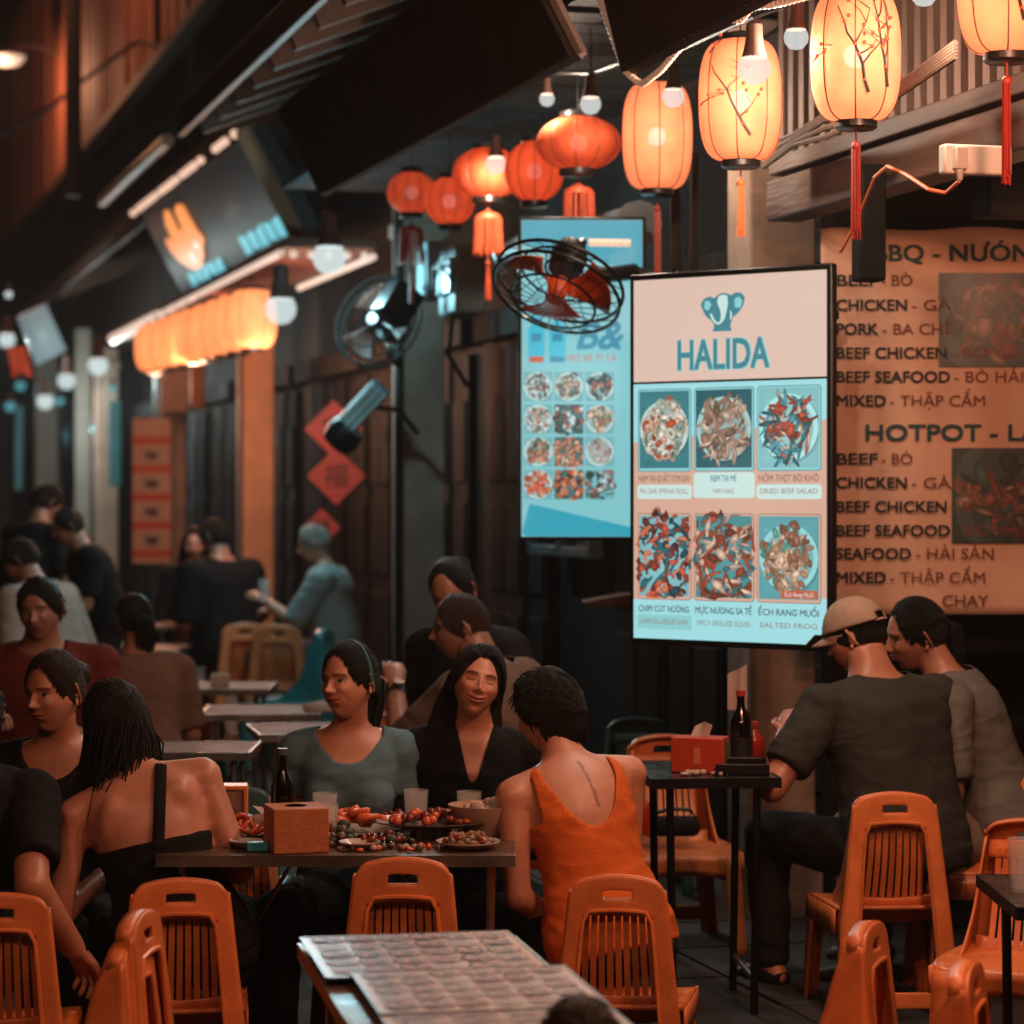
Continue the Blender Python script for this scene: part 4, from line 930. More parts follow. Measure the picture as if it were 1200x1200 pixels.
# photo menu hanging on the far pillar
t = thing('hanging_menu', 'tall orange and white photo menu on the far pillar', 'sign', at(178, 660, 24.4))
b = MB(); b.box((0, 0, .69), (.36, .02, 1.38)); obj('board', b, mat('menu white', '#c79a86', .6, var=.1), t)
for k in range(5):
    b = MB(); b.box((0, -.015, .09 + k * .27), (.36, .012, .07)); obj('orange_band', b, mat('menu orange', '#c4481f', .6), t)
    if k < 4: uvquad('dish_picture', [(-.11, -.014, .14 + k * .27), (.11, -.014, .14 + k * .27), (.11, -.014, .29 + k * .27), (-.11, -.014, .29 + k * .27)], food_mat('far dish', ('#b08a78', '#b08a78'), '#b8a090', ['#4a2f28', '#7a4a3c', '#3a2a24'], 80, 5, 0, .9, .6, 1), t)
# small far signs
t = thing('small_sign', 'pale far signboard tilted over the bare bulbs', 'sign', at(55, 395, 26), .3)
b = MB(); b.add([(-.3, 0, .2), (-.02, 0, .34), (.2, .1, -.12), (-.1, .1, -.28)], [(0, 1, 2, 3)]); q = obj('panel', b, mat('far signboard', '#6f7f82', .5, emit=(.25, .36, .38), estr=.45), t); md = q.modifiers.new('s', 'SOLIDIFY'); md.thickness = .05
t = thing('pennant', 'orange swallow-tail flag hanging by far bulb', 'flag', at(20, 425, 26))
b = MB(); b.grid(lambda u, v: (-.1 + .2 * u + .05 * (1 - v), .03 * sin(v * 5), -.16 + .32 * v - (.07 * (1 - abs(2 * u - 1)) * (1 - v) * -1)), 8, 8); obj('cloth', b, mat('orange flag cloth', '#c4421c', .7, var=.2), t)

# paper fortune diamonds on the black door
fu_m = mat('red fortune paper', '#a82f16', .6, var=.15); fu_i = mat('brown fortune ink', '#5e1c10', .7)
for k, (px, py, s__) in enumerate(((391, 503, .20), (394, 558, .20), (377, 618, .13))):
    p_ = at(px, py, 17.6); t = thing('fortune_paper', ['upper red paper diamond on the black door', 'lower red paper diamond on the black door', 'small orange paper diamond behind the elderly man'][k], 'paper', p_, TH * .3, 'red paper diamonds on the door')
    b = MB(); b.add([(-s__, 0, 0), (0, 0, -s__), (s__, 0, 0), (0, 0, s__)], [(0, 1, 2, 3)]); q = obj('paper', b, fu_m, t, smooth=False); md = q.modifiers.new('s', 'SOLIDIFY'); md.thickness = .004
    text('character', '福', s__ * .9, fu_i, t, 0, -s__ * .33, -.004, 'CENTER', .002)
# ------------------------------------------------------------------ awnings, fans, boxes, cables
aw_m = mat('dark ribbed awning sheet', '#33241d', .7, var=.35, vscale=4); aw_edge = mat('awning edge strip', '#6a5248', .6, var=.3)
def awning(label, lo0, lo1, rise, back):
    lo0, lo1 = Vector(lo0), Vector(lo1); up = Vector((back[0], back[1], rise))
    t = thing('flap_awning', label, 'awning', lo0); d = lo1 - lo0; n = int(d.length / .06)
    nr = d.cross(up).normalized()
    b = MB()
    vs_, fs = [], []
    for i in range(n * 2 + 1):
        o = nr * (.022 if i % 2 else 0); p = d * (i / (n * 2)); vs_ += [p + o, p + up + o]
    fs = [(2 * i, 2 * i + 2, 2 * i + 3, 2 * i + 1) for i in range(n * 2)]
    b.add(vs_, fs); q = obj('ribbed_sheet', b, aw_m, t, smooth=False); md = q.modifiers.new('s', 'SOLIDIFY'); md.thickness = .006
    for nm, a, c in (('lower_bar', Vector(), d), ('upper_bar', up, d + up), ('end_bar', Vector(), up), ('end_bar', d, d + up)):
        b = MB(); b.tube([a - nr * .01, c - nr * .01], .018, 4); obj(nm, b, aw_edge, t, smooth=False)
    return t
awning('long dark ribbed awning flap above the red globe lanterns', (-.888, 12.0, 3.06), (.21, 8.02, 3.03), .40, (-.2, 0))
awning('dark ribbed awning flap edged with rope light', (.335, 7.58, 2.90), (1.15, 4.6, 2.92), .45, (-.11, .0))
r = MB(); pts = [at(819, 2, 7.0) + Vector((.034 * cos(a), 0, .06 * sin(a))) for a in np.linspace(0, 2 * pi, 24)]
r.tube(pts, .011, 8, caps=False); tag(obj('hanging_ring', r, mat('yellow-orange plastic ring', '#c98a35', .4)), 'yellow-orange ring hung under the awning flap', 'ring')

def fan(label, c, rot, rad, blade_m):
    t = thing('wall_fan', label, 'fan', c); t.rotation_euler = rot
    b = MB(); n = 36
    for rr, yy in ((rad, 0), (rad, .05), (rad * .66, .085), (rad * .3, .10), (rad * .66, -.04)):
        b.tube([(rr * cos(a), yy, rr * sin(a)) for a in np.linspace(0, 2 * pi, n + 1)], .005 if rr < rad else .007, 5, caps=False)
    for k in range(24):
        a = 2 * pi * k / 24; cs, sn = cos(a), sin(a)
        b.tube([(rad * .12 * cs, .105, rad * .12 * sn), (rad * .6 * cs, .09, rad * .6 * sn), (rad * cs, .05, rad * sn)], .0022, 4)
        b.tube([(rad * .2 * cs, -.06, rad * .2 * sn), (rad * .7 * cs, -.045, rad * .7 * sn), (rad * cs, 0, rad * sn)], .0022, 4)
    obj('cage', b, metal_dark, t)
    for k in range(3):
        a0 = 2 * pi * k / 3 + .7; bl = MB()
        bl.grid(lambda u, v: ((.04 + (rad * .86 - .04) * u) * cos(a0 + (v - .5) * (1.25 * (.45 + .55 * u))), .02 + .05 * (v - .5), (.04 + (rad * .86 - .04) * u) * sin(a0 + (v - .5) * (1.25 * (.45 + .55 * u)))), 10, 8)
        q = obj('blade', bl, blade_m, t); md = q.modifiers.new('s', 'SOLIDIFY'); md.thickness = .003
    m = MB(); m.tube([(0, -.03, 0), (0, .05, 0)], [.035, .04], 14); obj('hub', m, blade_m, t)
    m = MB(); m.tube([(0, .10, 0), (0, .17, 0), (0, .22, 0)], [.06, .07, .05], 16); m.tube([(0, .2, -.02), (.02, .26, -.10), (.05, .34, -.12)], .02, 8); obj('motor', m, metal_dark, t)
    return t
fan('wall fan with orange blades tilted in front of the cyan light box', at(652, 343, 9.2), (R(64), R(24), R(10)), .235, mat('orange fan blade', '#d0501f', .4, emit=None))
fan('dark wall fan on the grey pillar', at(440, 375, 13.4), (R(-25), R(40), R(-48)), .25, mat('dark brown fan blade', '#3a1c14', .4))
m = MB(); m.tube([at(690, 325, 9.5), at(745, 318, 9.6)], .03, 8); m.tube([at(745, 318, 9.6), at(790, 330, 9.5)], .02, 8); tag(obj('fan_bracket', m, metal_dark), 'black bracket arm reaching to the tilted fan', 'bracket')

# meter boxes, conduit and pale boards over the window
t = thing('meter_cabinet', 'pale blue electric meter cabinet on the dark house', 'meter box', at(542, 335, 12.6), TH)
b = MB(); b.box((0, 0, .02), (.16, .36, .34)); obj('cabinet', b, metal_blue, t, bevel=.02)
b = MB(); b.box((-.09, 0, .04), (.02, .28, .18)); obj('cover', b, mat('grey polycarbonate cover', '#8fa3a3', .25), t, bevel=.01)
b = MB(); b.tube([(-.1, -.2, .0), (-.13, -.1, .08), (-.12, .12, .1), (-.1, .2, .0)], .008, 6); b.tube([(-.08, -.12, -.15), (-.1, -.12, -.35), (0, -.1, -.5)], .012, 6); obj('cable', b, rubber, t)
t = thing('meter_cabinet', 'narrow bright blue cabinet beside the meter cabinet', 'meter box', at(508, 318, 13.2), TH)
b = MB(); b.box((0, 0, 0), (.12, .2, .3)); obj('cabinet', b, metal_blue, t, bevel=.015)
b = MB(); b.box((-.065, 0, 0), (.012, .14, .2)); obj('door', b, metal_blue, t, bevel=.006)
t = thing('awning_box', 'long pale blue roller box above the window', 'awning', at(600, 297, 12.0))
a_, c_ = Vector(), at(748, 262, 9.95) - at(600, 297, 12.0); b = MB(); b.tube([a_, c_], .075, 10); obj('roller', b, metal_blue, t)
for e_ in (a_, c_):
    b = MB(); b.tube([e_ - c_ * .01, e_ + c_ * .01], .09, 12); obj('end_cap', b, metal_grey, t)
t = thing('loudspeaker', 'black loudspeaker box behind the dark fan', 'loudspeaker', at(466, 356, 13.1), .5)
b = MB(); b.box((0, 0, 0), (.17, .16, .2), Matrix.Rotation(.6, 4, 'Y')); obj('case', b, metal_dark, t, bevel=.015)
b = MB(); b.lathe([(.03, 0), (.055, .01), (.06, .02)], 14, Matrix.Rotation(R(90), 4, 'X')); obj('horn', b, metal_grey, t)
# floodlight hanging by the pillar
t = thing('floodlight', 'switched-off floodlight with pale ribbed housing on the grey pillar', 'floodlight', at(413, 490, 14.4)); t.rotation_euler = (R(20), R(42), R(10))
b = MB(); b.box((0, 0, .1), (.12, .1, .3)); obj('housing', b, metal_blue, t, bevel=.015)
for k in range(3):
    b = MB(); b.box((-.04 + .04 * k, -.055, .1), (.012, .02, .28)); obj('fin', b, white_plastic, t)
b = MB(); b.lathe([(.0001, -.05), (.09, -.04), (.11, .03), (.09, .1)], 16, Matrix.Translation((.03, 0, -.14))); obj('lamp_head', b, metal_dark, t)
b = MB(); b.tube([(.03, 0, .12), (.16, .06, .2), (.34, .12, .16)], .016, 8); obj('bracket', b, metal_dark, t)
# cables of the upper left, pole
c = MB(); c.tube([at(-10, 165, 28), at(60, 125, 27), at(110, 85, 26), at(160, 49, 25), at(195, 55, 24.5)], .022, 6); tag(obj('overhead_cable', c, rubber), 'thick black cable slung across the cladding boards', 'cable')
c = MB(); c.tube([at(86, 230, 26), at(86, -20, 26)], .085, 8); tag(obj('pole', c, mat('blackened pole', '#1a1210', .7)), 'black pole standing in front of the cladding boards', 'pole')
b = MB(); b.tube([at(120, 236, 22), at(196, 164, 19)], .05, 8); tag(obj('dead_tube_lamp', b, white_plastic), 'unlit tube lamp slanting under the far eaves', 'lamp')
# wiring at the balcony corner
wire_m = mat('orange-brown flex', '#a8562c', .5); tw_m = mat('brown cable bundle', '#5d4436', .7, var=.3, vscale=30)
c = MB(); c.tube([at(985, 295, 7.7), at(1000, 268, 7.6), at(1012, 240, 7.5), at(1025, 208, 7.3), at(1040, 195, 7.2), at(1062, 205, 7.1), at(1088, 222, 7.0), at(1108, 226, 7.0), at(1124, 212, 6.95)], .006, 6); tag(obj('flex', c, wire_m), 'orange flex running from the socket strip past the hanging post', 'cable')
c = MB()
for k in range(5):
    r_ = random.Random(k); c.tube([at(895, 176 + 4 * k, 8.6) + Vector((0, 0, r_.uniform(-.02, .02))), at(930, 158 + 3 * k, 8.2), at(968, 138 + 4 * k, 7.9) + Vector((0, 0, r_.uniform(-.02, .02))), at(1010, 132 + 2 * k, 7.6), at(1060, 95 + 3 * k, 7.2), at(1120, 50 + 4 * k, 6.9)], .009, 6)
tag(obj('cable_bundle', c, tw_m), 'twisted brown cable bundle along the balusters', 'cable')
t = thing('socket_strip', 'white power socket strip fixed to the balcony beam', 'socket', at(1143, 188, 6.9), TH)
b = MB(); b.box((0, 0, 0), (.04, .2, .08), Matrix.Rotation(R(90), 4, 'Z')); obj('body', b, white_plastic, t, bevel=.006)
b = MB(); b.box((-.06, -.03, .0), (.035, .03, .06)); b.tube([(-.06, -.03, -.02), (-.06, -.03, -.06)], [.014, .008], 8); obj('plug', b, white_plastic, t, bevel=.004)
# plastic pipes along the pillar next to the light box
c = MB(); c.tube([at(792, 330, 9.3), at(790, 190, 9.3)], .02, 8); c.tube([at(812, 330, 9.3), at(814, 180, 9.3)], .015, 8); tag(obj('conduit_pipe', c, plaster_dark), 'two grey conduit pipes beside the pale pillar', 'pipe')
# wall counter flap under the light box
b = MB(); b.prism([(0, 0), (.16, .03), (.30, .03), (.30, -.012), (.06, -.02)], 0, .25); tag(obj('wall_shelf', b, mat('shelf edge wood', '#7a4a34', .5, var=.3), bevel=.004, loc=at(683, 706, 10.2)), 'small wooden shelf on the dark wall below the cyan light box', 'shelf')
# awning cloth and clutter on far fronts
for k, (px, py, Y, w_, h_, c_) in enumerate(((135, 520, 27, .13, .9, '#3f8a94'), (22, 525, 33, .10, 1.1, '#5a8d96'), (98, 510, 31, .2, 2.6, '#7a746a'), (55, 530, 34, .30, 2.8, '#8a8377'), (232, 445, 21.5, .12, .5, '#8a5a44'), (205, 440, 24, .25, .7, '#9a7a68'))):
    b = MB(); b.box((0, 0, 0), (w_, .1, h_)); tag(obj('far_post' if h_ > 2 else 'cloth_hanging', b, mat('far post %d' % k, c_, .7, var=.2), bevel=.02, loc=at(px, py, Y)), ['turquoise cloth strip hanging on a far front', 'pale blue cloth strip beside the standing man', 'grey far post behind the black-shirt diner', 'pale far post under a bare bulb', 'brown cloth under the amber lanterns', 'dusty cloth on the far pillar top'][k], 'post' if h_ > 2 else 'cloth')
# ------------------------------------------------------------------ people
def skin_mat():
    m = bpy.data.materials.new('skin'); m.use_nodes = True; n, l = nt(m); p = n['Principled BSDF']
    a = n.new('ShaderNodeVertexColor'); a.layer_name = 'Col'
    tc = n.new('ShaderNodeTexCoord'); z = n.new('ShaderNodeTexNoise'); z.inputs['Scale'].default_value = 11; z.inputs['Detail'].default_value = 9; z.inputs['Roughness'].default_value = .7; l.new(tc.outputs['Object'], z.inputs[0])
    r = n.new('ShaderNodeMapRange'); r.inputs[1].default_value = .3; r.inputs[2].default_value = .7; r.inputs[3].default_value = .80; r.inputs[4].default_value = 1.12; l.new(z.outputs[0], r.inputs[0])
    v = n.new('ShaderNodeVectorMath'); v.operation = 'SCALE'; l.new(a.outputs[0], v.inputs[0]); l.new(r.outputs[0], v.inputs['Scale']); l.new(v.outputs[0], p.inputs['Base Color'])
    p.inputs['Roughness'].default_value = .40; p.inputs['Subsurface Weight'].default_value = .08; p.inputs['Subsurface Radius'].default_value = (.012, .005, .003); p.inputs['Subsurface Scale'].default_value = 1
    b = n.new('ShaderNodeTexNoise'); b.inputs['Scale'].default_value = 350; l.new(tc.outputs['Object'], b.inputs[0]); bp = n.new('ShaderNodeBump'); bp.inputs['Strength'].default_value = .12; bp.inputs['Distance'].default_value = .004; l.new(b.outputs[0], bp.inputs['Height']); l.new(bp.outputs[0], p.inputs['Normal'])
    return m
SKIN = skin_mat(); SHOE = mat('dark shoe leather', '#15110f', .5)
def hair_mat(name, col):
    return mat(name, col, .5, var=.5, vscale=9, stretch=(14, 14, 1.2), bump=.9, bscale=60, spec=.25)
hair_black = hair_mat('black hair', (.010, .008, .007)); hair_brown = hair_mat('dark brown hair', (.030, .017, .011)); hair_grey = hair_mat('grey hair', (.28, .24, .21)); hair_stub = hair_mat('cropped brown hair', (.045, .022, .015))
def cloth(name, col, rough=.85):
    if 'cloth ' + name in MATS: return MATS['cloth ' + name]
    m = mat('cloth ' + name, col, rough, var=.18, vscale=8, bump=.35, bscale=320, spec=.25); n, l = nt(m); p = n['Principled BSDF']
    tc = n.new('ShaderNodeTexCoord'); mp = n.new('ShaderNodeMapping'); mp.inputs['Scale'].default_value = (1, 1, 1.9); mp.inputs['Rotation'].default_value = (.3, .5, 0); l.new(tc.outputs['Object'], mp.inputs[0])
    w_ = n.new('ShaderNodeTexNoise'); w_.inputs['Scale'].default_value = 3.6; w_.inputs['Detail'].default_value = 1.2; w_.inputs['Distortion'].default_value = .8; l.new(mp.outputs[0], w_.inputs[0])
    rg = n.new('ShaderNodeMath'); rg.operation = 'SUBTRACT'; l.new(w_.outputs[0], rg.inputs[0]); rg.inputs[1].default_value = .5; ab = n.new('ShaderNodeMath'); ab.operation = 'ABSOLUTE'; l.new(rg.outputs[0], ab.inputs[0])      # ridged creases
    b2 = n.new('ShaderNodeBump'); b2.inputs['Strength'].default_value = .5; b2.inputs['Distance'].default_value = .045; b2.invert = True; l.new(ab.outputs[0], b2.inputs['Height']); l.new(p.inputs['Normal'].links[0].from_socket, b2.inputs['Normal']); l.new(b2.outputs[0], p.inputs['Normal'])
    return m

def sstep(a, b, x):
    t = np.clip((x - a) / (b - a), 0, 1); return t * t * (3 - 2 * t)
def head_dirs(na, nv):
    a = np.linspace(-1, 1, na, endpoint=False); az = pi * (.42 * a + .58 * a ** 3)      # denser towards the face
    pv_ = np.linspace(0, 1, nv + 1) * pi
    A, V = np.meshgrid(az, pv_); return A, V
def head_base(A, V, male):
    sx, sy, sz = np.sin(A) * np.sin(V), np.cos(A) * np.sin(V), np.cos(V)
    wx = .076 if male else .072
    x = wx * np.sign(sx) * np.abs(sx) ** .92; y = np.where(sy > 0, .092, .102) * np.sign(sy) * np.abs(sy) ** .9; z = np.where(sz > 0, .118, .112) * sz
    low = np.clip((-z - .015) / .097, 0, 1)
    x = x * (1 - .40 * low ** 1.5); y = np.where(y < 0, y * (1 - .55 * low), y * (1 - .10 * low))
    y = y + .012 * low                                                                   # jaw set forward
    return x, y, z
def head_mesh(male, smile, closed, tone, detail, age=0.):
    na, nv = (150, 110) if detail else (70, 48)
    A, V = head_dirs(na, nv); x, y, z = head_base(A, V, male)
    fr = sstep(.01, .05, y); ax = np.abs(x)
    def G(cx, cz, wx, wz, xx=None): return np.exp(-((((ax if xx is None else xx) - cx) / wx) ** 2) - ((z - cz) / wz) ** 2)
    d = np.zeros_like(x)
    d += .019 * G(0, -.022, .0105, .012, x) + .012 * G(0, -.004, .0075, .024, x) + .0085 * G(.0125, -.026, .007, .0075)
    d -= .0105 * G(.031, .011, .017, .011); d += .0055 * G(.031, .007, .012, .007)
    d += .0045 * G(.028, .030, .022, .009) - .003 * G(.0, .02, .008, .014, x)
    d += .0055 * G(.042, -.020, .016, .016) * (1 + .7 * smile)
    mz = -.055 + smile * .55 * np.maximum(ax - .004, 0) ** 1.15
    mw = .021 + .006 * smile
    lipm = np.exp(-(ax / mw) ** 4)
    up = np.exp(-((z - mz - .0055) / .0048) ** 2) * lipm; lo = np.exp(-((z - mz + .0065) / .0058) ** 2) * lipm
    ln = np.exp(-((z - mz) / .0022) ** 2) * np.exp(-(ax / (mw + .003)) ** 6)
    d += .0060 * up + .0070 * lo - .0042 * ln + .004 * G(0, -.05, .03, .02, x)
    d -= .004 * G(0, -.076, .018, .006, x); d += .0075 * G(0, -.096, .016, .012, x)
    d -= .0035 * smile * np.exp(-(((ax - .036 - .25 * np.maximum(-z - .03, 0)) / .0045) ** 2) - ((z + .04) / .02) ** 2)      # smile folds
    y = y + d * fr
    # ears
    co = np.stack([x, y, z], -1)
    col = np.empty(co.shape); col[:] = tone
    def paint(mask, c): m_ = np.clip(mask * fr, 0, 1)[..., None]; col[:] = col * (1 - m_) + np.array(c) * m_
    t3 = np.array(tone)
    paint(.35 * G(.042, -.022, .02, .02), t3 * np.array([1.05, .75, .7]))
    paint(.5 * G(0, -.022, .012, .01, x), t3 * np.array([1.05, .8, .75]))
    lipc = t3 * np.array([.66, .24, .24]); paint(.85 * np.clip(up + lo, 0, 1), lipc); paint(1. * ln, t3 * .08)
    paint(.75 * G(.0085, -.0315, .004, .0025), t3 * .15)
    bz_ = .031 + .10 * np.maximum(0, .022 - np.abs(ax - .030)) - .0045 + np.where(ax > .04, -.25 * (ax - .04), 0)
    paint(.95 * np.exp(-((z - bz_) / .0038) ** 2) * sstep(.010, .016, ax) * (1 - sstep(.046, .052, ax)), (.02, .012, .008))
    if closed:
        ez = .006 - 1.6 * 0 + 9. * (ax - .031) ** 2 * -1 + .0
        ez = .004 + 10. * (ax - .031) ** 2
        paint(1. * np.exp(-((z - ez) / .0030) ** 2) * sstep(.016, .020, ax) * (1 - sstep(.044, .047, ax)), (.015, .008, .006))
        paint(.4 * np.exp(-((z - ez - .008) / .002) ** 2) * sstep(.016, .02, ax) * (1 - sstep(.044, .047, ax)), t3 * .35)
    else:
        e = ((ax - .031) / .0150) ** 2 + ((z - .0085) / .0058) ** 2
        paint(1 - sstep(.75, 1.15, e), (.38, .30, .26))
        ir = ((ax - .031) / .0070) ** 2 + ((z - .0090) / .0068) ** 2
        paint((1 - sstep(.7, 1.1, ir)) * (1 - sstep(.8, 1.15, e)), (.012, .007, .005))
        paint(.9 * np.exp(-((z - .0125 + 16 * (ax - .031) ** 2) / .0022) ** 2) * sstep(.015, .019, ax) * (1 - sstep(.045, .048, ax)), (.015, .009, .006))
        paint(.55 * G(.031, .018, .015, .005), t3 * .4); paint(.35 * G(.031, .0, .014, .004), t3 * .45)
    nvr, nar = co.shape[:2]; co = co.reshape(-1, 3); col = col.reshape(-1, 3)
    fs = []
    for j in range(nvr - 1):
        for i in range(nar):
            i2 = (i + 1) % nar; fs.append((j * nar + i, (j + 1) * nar + i, (j + 1) * nar + i2, j * nar + i2))
    b = MB(); b.add([tuple(c) for c in co], fs)
    wx = .076 if male else .072
    for s in (-1, 1):                                            # ears: rim, hollow and lobe
        M_ = Matrix.Translation((s * (wx + .003), -.012, -.002)) @ Matrix.Rotation(s * -.35, 4, 'Z')
        b.tube([M_ @ Vector((s * (.006 + .004 * sin(q)), -.004 - .014 * cos(q) * (1 if q < pi else .7), .028 * sin(q) if 0 else .002 + .030 * math.sin(q - pi / 2))) for q in np.linspace(.1, 5.6, 14)], .0045, 6)
        b.ball(M_ @ Vector((s * .003, -.003, 0)), (.006, .014, .024), 10, 8); b.ball(M_ @ Vector((s * .004, .004, -.026)), (.005, .007, .009), 8, 6)
    cc = [tuple(c) for c in col] + [tuple(t3 * .95)] * (len(b.v) - len(col))
    return b, cc
RINGS_F = [(-.085, .150, .115), (-.04, .172, .128), (.02, .175, .125), (.09, .158, .108), (.17, .132, .094), (.25, .132, .096), (.33, .146, .104), (.39, .155, .100), (.43, .156, .088), (.463, .132, .074), (.487, .092, .062), (.51, .060, .054), (.55, .047, .050), (.60, .045, .048)]
RINGS_M = [(-.085, .150, .115), (-.04, .168, .125), (.02, .170, .125), (.09, .165, .118), (.17, .160, .112), (.25, .165, .114), (.33, .180, .120), (.39, .192, .114), (.43, .194, .100), (.463, .168, .084), (.487, .115, .070), (.51, .075, .062), (.55, .058, .058), (.60, .056, .056)]
def cone(mb, p, q, r0, r1, seg=14, n=6, cap=True, fl=1.):
    p, q = Vector(p), Vector(q); pts = [p.lerp(q, i / n) for i in range(n + 1)]
    mb.tube(pts, [r0 + (r1 - r0) * i / n for i in range(n + 1)], seg, True, fl)
    if cap: mb.ball(p, r0, 12, 8); mb.ball(q, r1, 12, 8)
JOBS = []
def remesh_job(mb, voxel, smooth, fn):
    me = bpy.data.meshes.new('tmp'); me.from_pydata(mb.v, [], mb.f); o = bpy.data.objects.new('tmp', me); COL.objects.link(o)
    md = o.modifiers.new('r', 'REMESH'); md.mode = 'VOXEL'; md.voxel_size = voxel
    if smooth: md = o.modifiers.new('s', 'SMOOTH'); md.factor = .5; md.iterations = smooth
    JOBS.append((o, fn))
def run_jobs():
    bpy.context.view_layer.update(); dg = bpy.context.evaluated_depsgraph_get()
    res = [(bpy.data.meshes.new_from_object(o.evaluated_get(dg)), fn) for o, fn in JOBS]
    for o, fn in JOBS:
        me = o.data; bpy.data.objects.remove(o); bpy.data.meshes.remove(me)
    for me, fn in res: fn(me)
    JOBS.clear()
def ik(S, W, a, b, hint):
    S, W = Vector(S), Vector(W); d = W - S; L = min(d.length, (a + b) * .995); d = d.normalized(); W = S + d * L
    x = (a * a - b * b + L * L) / (2 * L); h_ = math.sqrt(max(a * a - x * x, 0)); hp = Vector(hint); hp = (hp - d * hp.dot(d)).normalized()
    return S + d * x + hp * h_, W
def hand_mesh(mb, wrist, d, palm, side, curl=.6, sc=1.):
    d = Vector(d).normalized(); palm = Vector(palm); palm = (palm - d * palm.dot(d)).normalized(); lat = d.cross(palm).normalized() * side   # towards the thumb
    M_ = Matrix((lat, d, -palm)).transposed().to_4x4(); M_.translation = Vector(wrist)
    def T(x, y, z): return M_ @ Vector((x * sc, y * sc, z * sc))
    mb.tube([T(0, -.015, 0), T(0, .02, 0), T(0, .06, -.002), T(0, .088, -.004)], [.026 * sc, .034 * sc, .041 * sc, .036 * sc], 12, True, .42)
    for k, (x, L) in enumerate(((.028, .066), (.010, .074), (-.009, .068), (-.026, .054))):
        c1, c2 = curl * .8 + .06 * k, curl * 1.1; y0 = .083 - .003 * abs(k - 1)
        p = [(x, y0 - .01, -.003), (x * 1.05, y0 + L * .42 * cos(c1), -.004 - L * .42 * sin(c1))]
        p.append((x * 1.08, p[1][1] + L * .32 * cos(c1 + c2), p[1][2] - L * .32 * sin(c1 + c2))); p.append((x * 1.05, p[2][1] + L * .26 * cos(c1 + 1.5 * c2), p[2][2] - L * .26 * sin(c1 + 1.5 * c2)))
        mb.tube([T(*q) for q in p], [.0098 * sc, .0090 * sc, .0082 * sc, .0062 * sc], 8)
    p = [(.024, .012, -.002), (.046, .038, -.012), (.056, .062, -.020), (.055, .082, -.026)]
    mb.tube([T(*q) for q in p], [.015 * sc, .0115 * sc, .0098 * sc, .0070 * sc], 8)

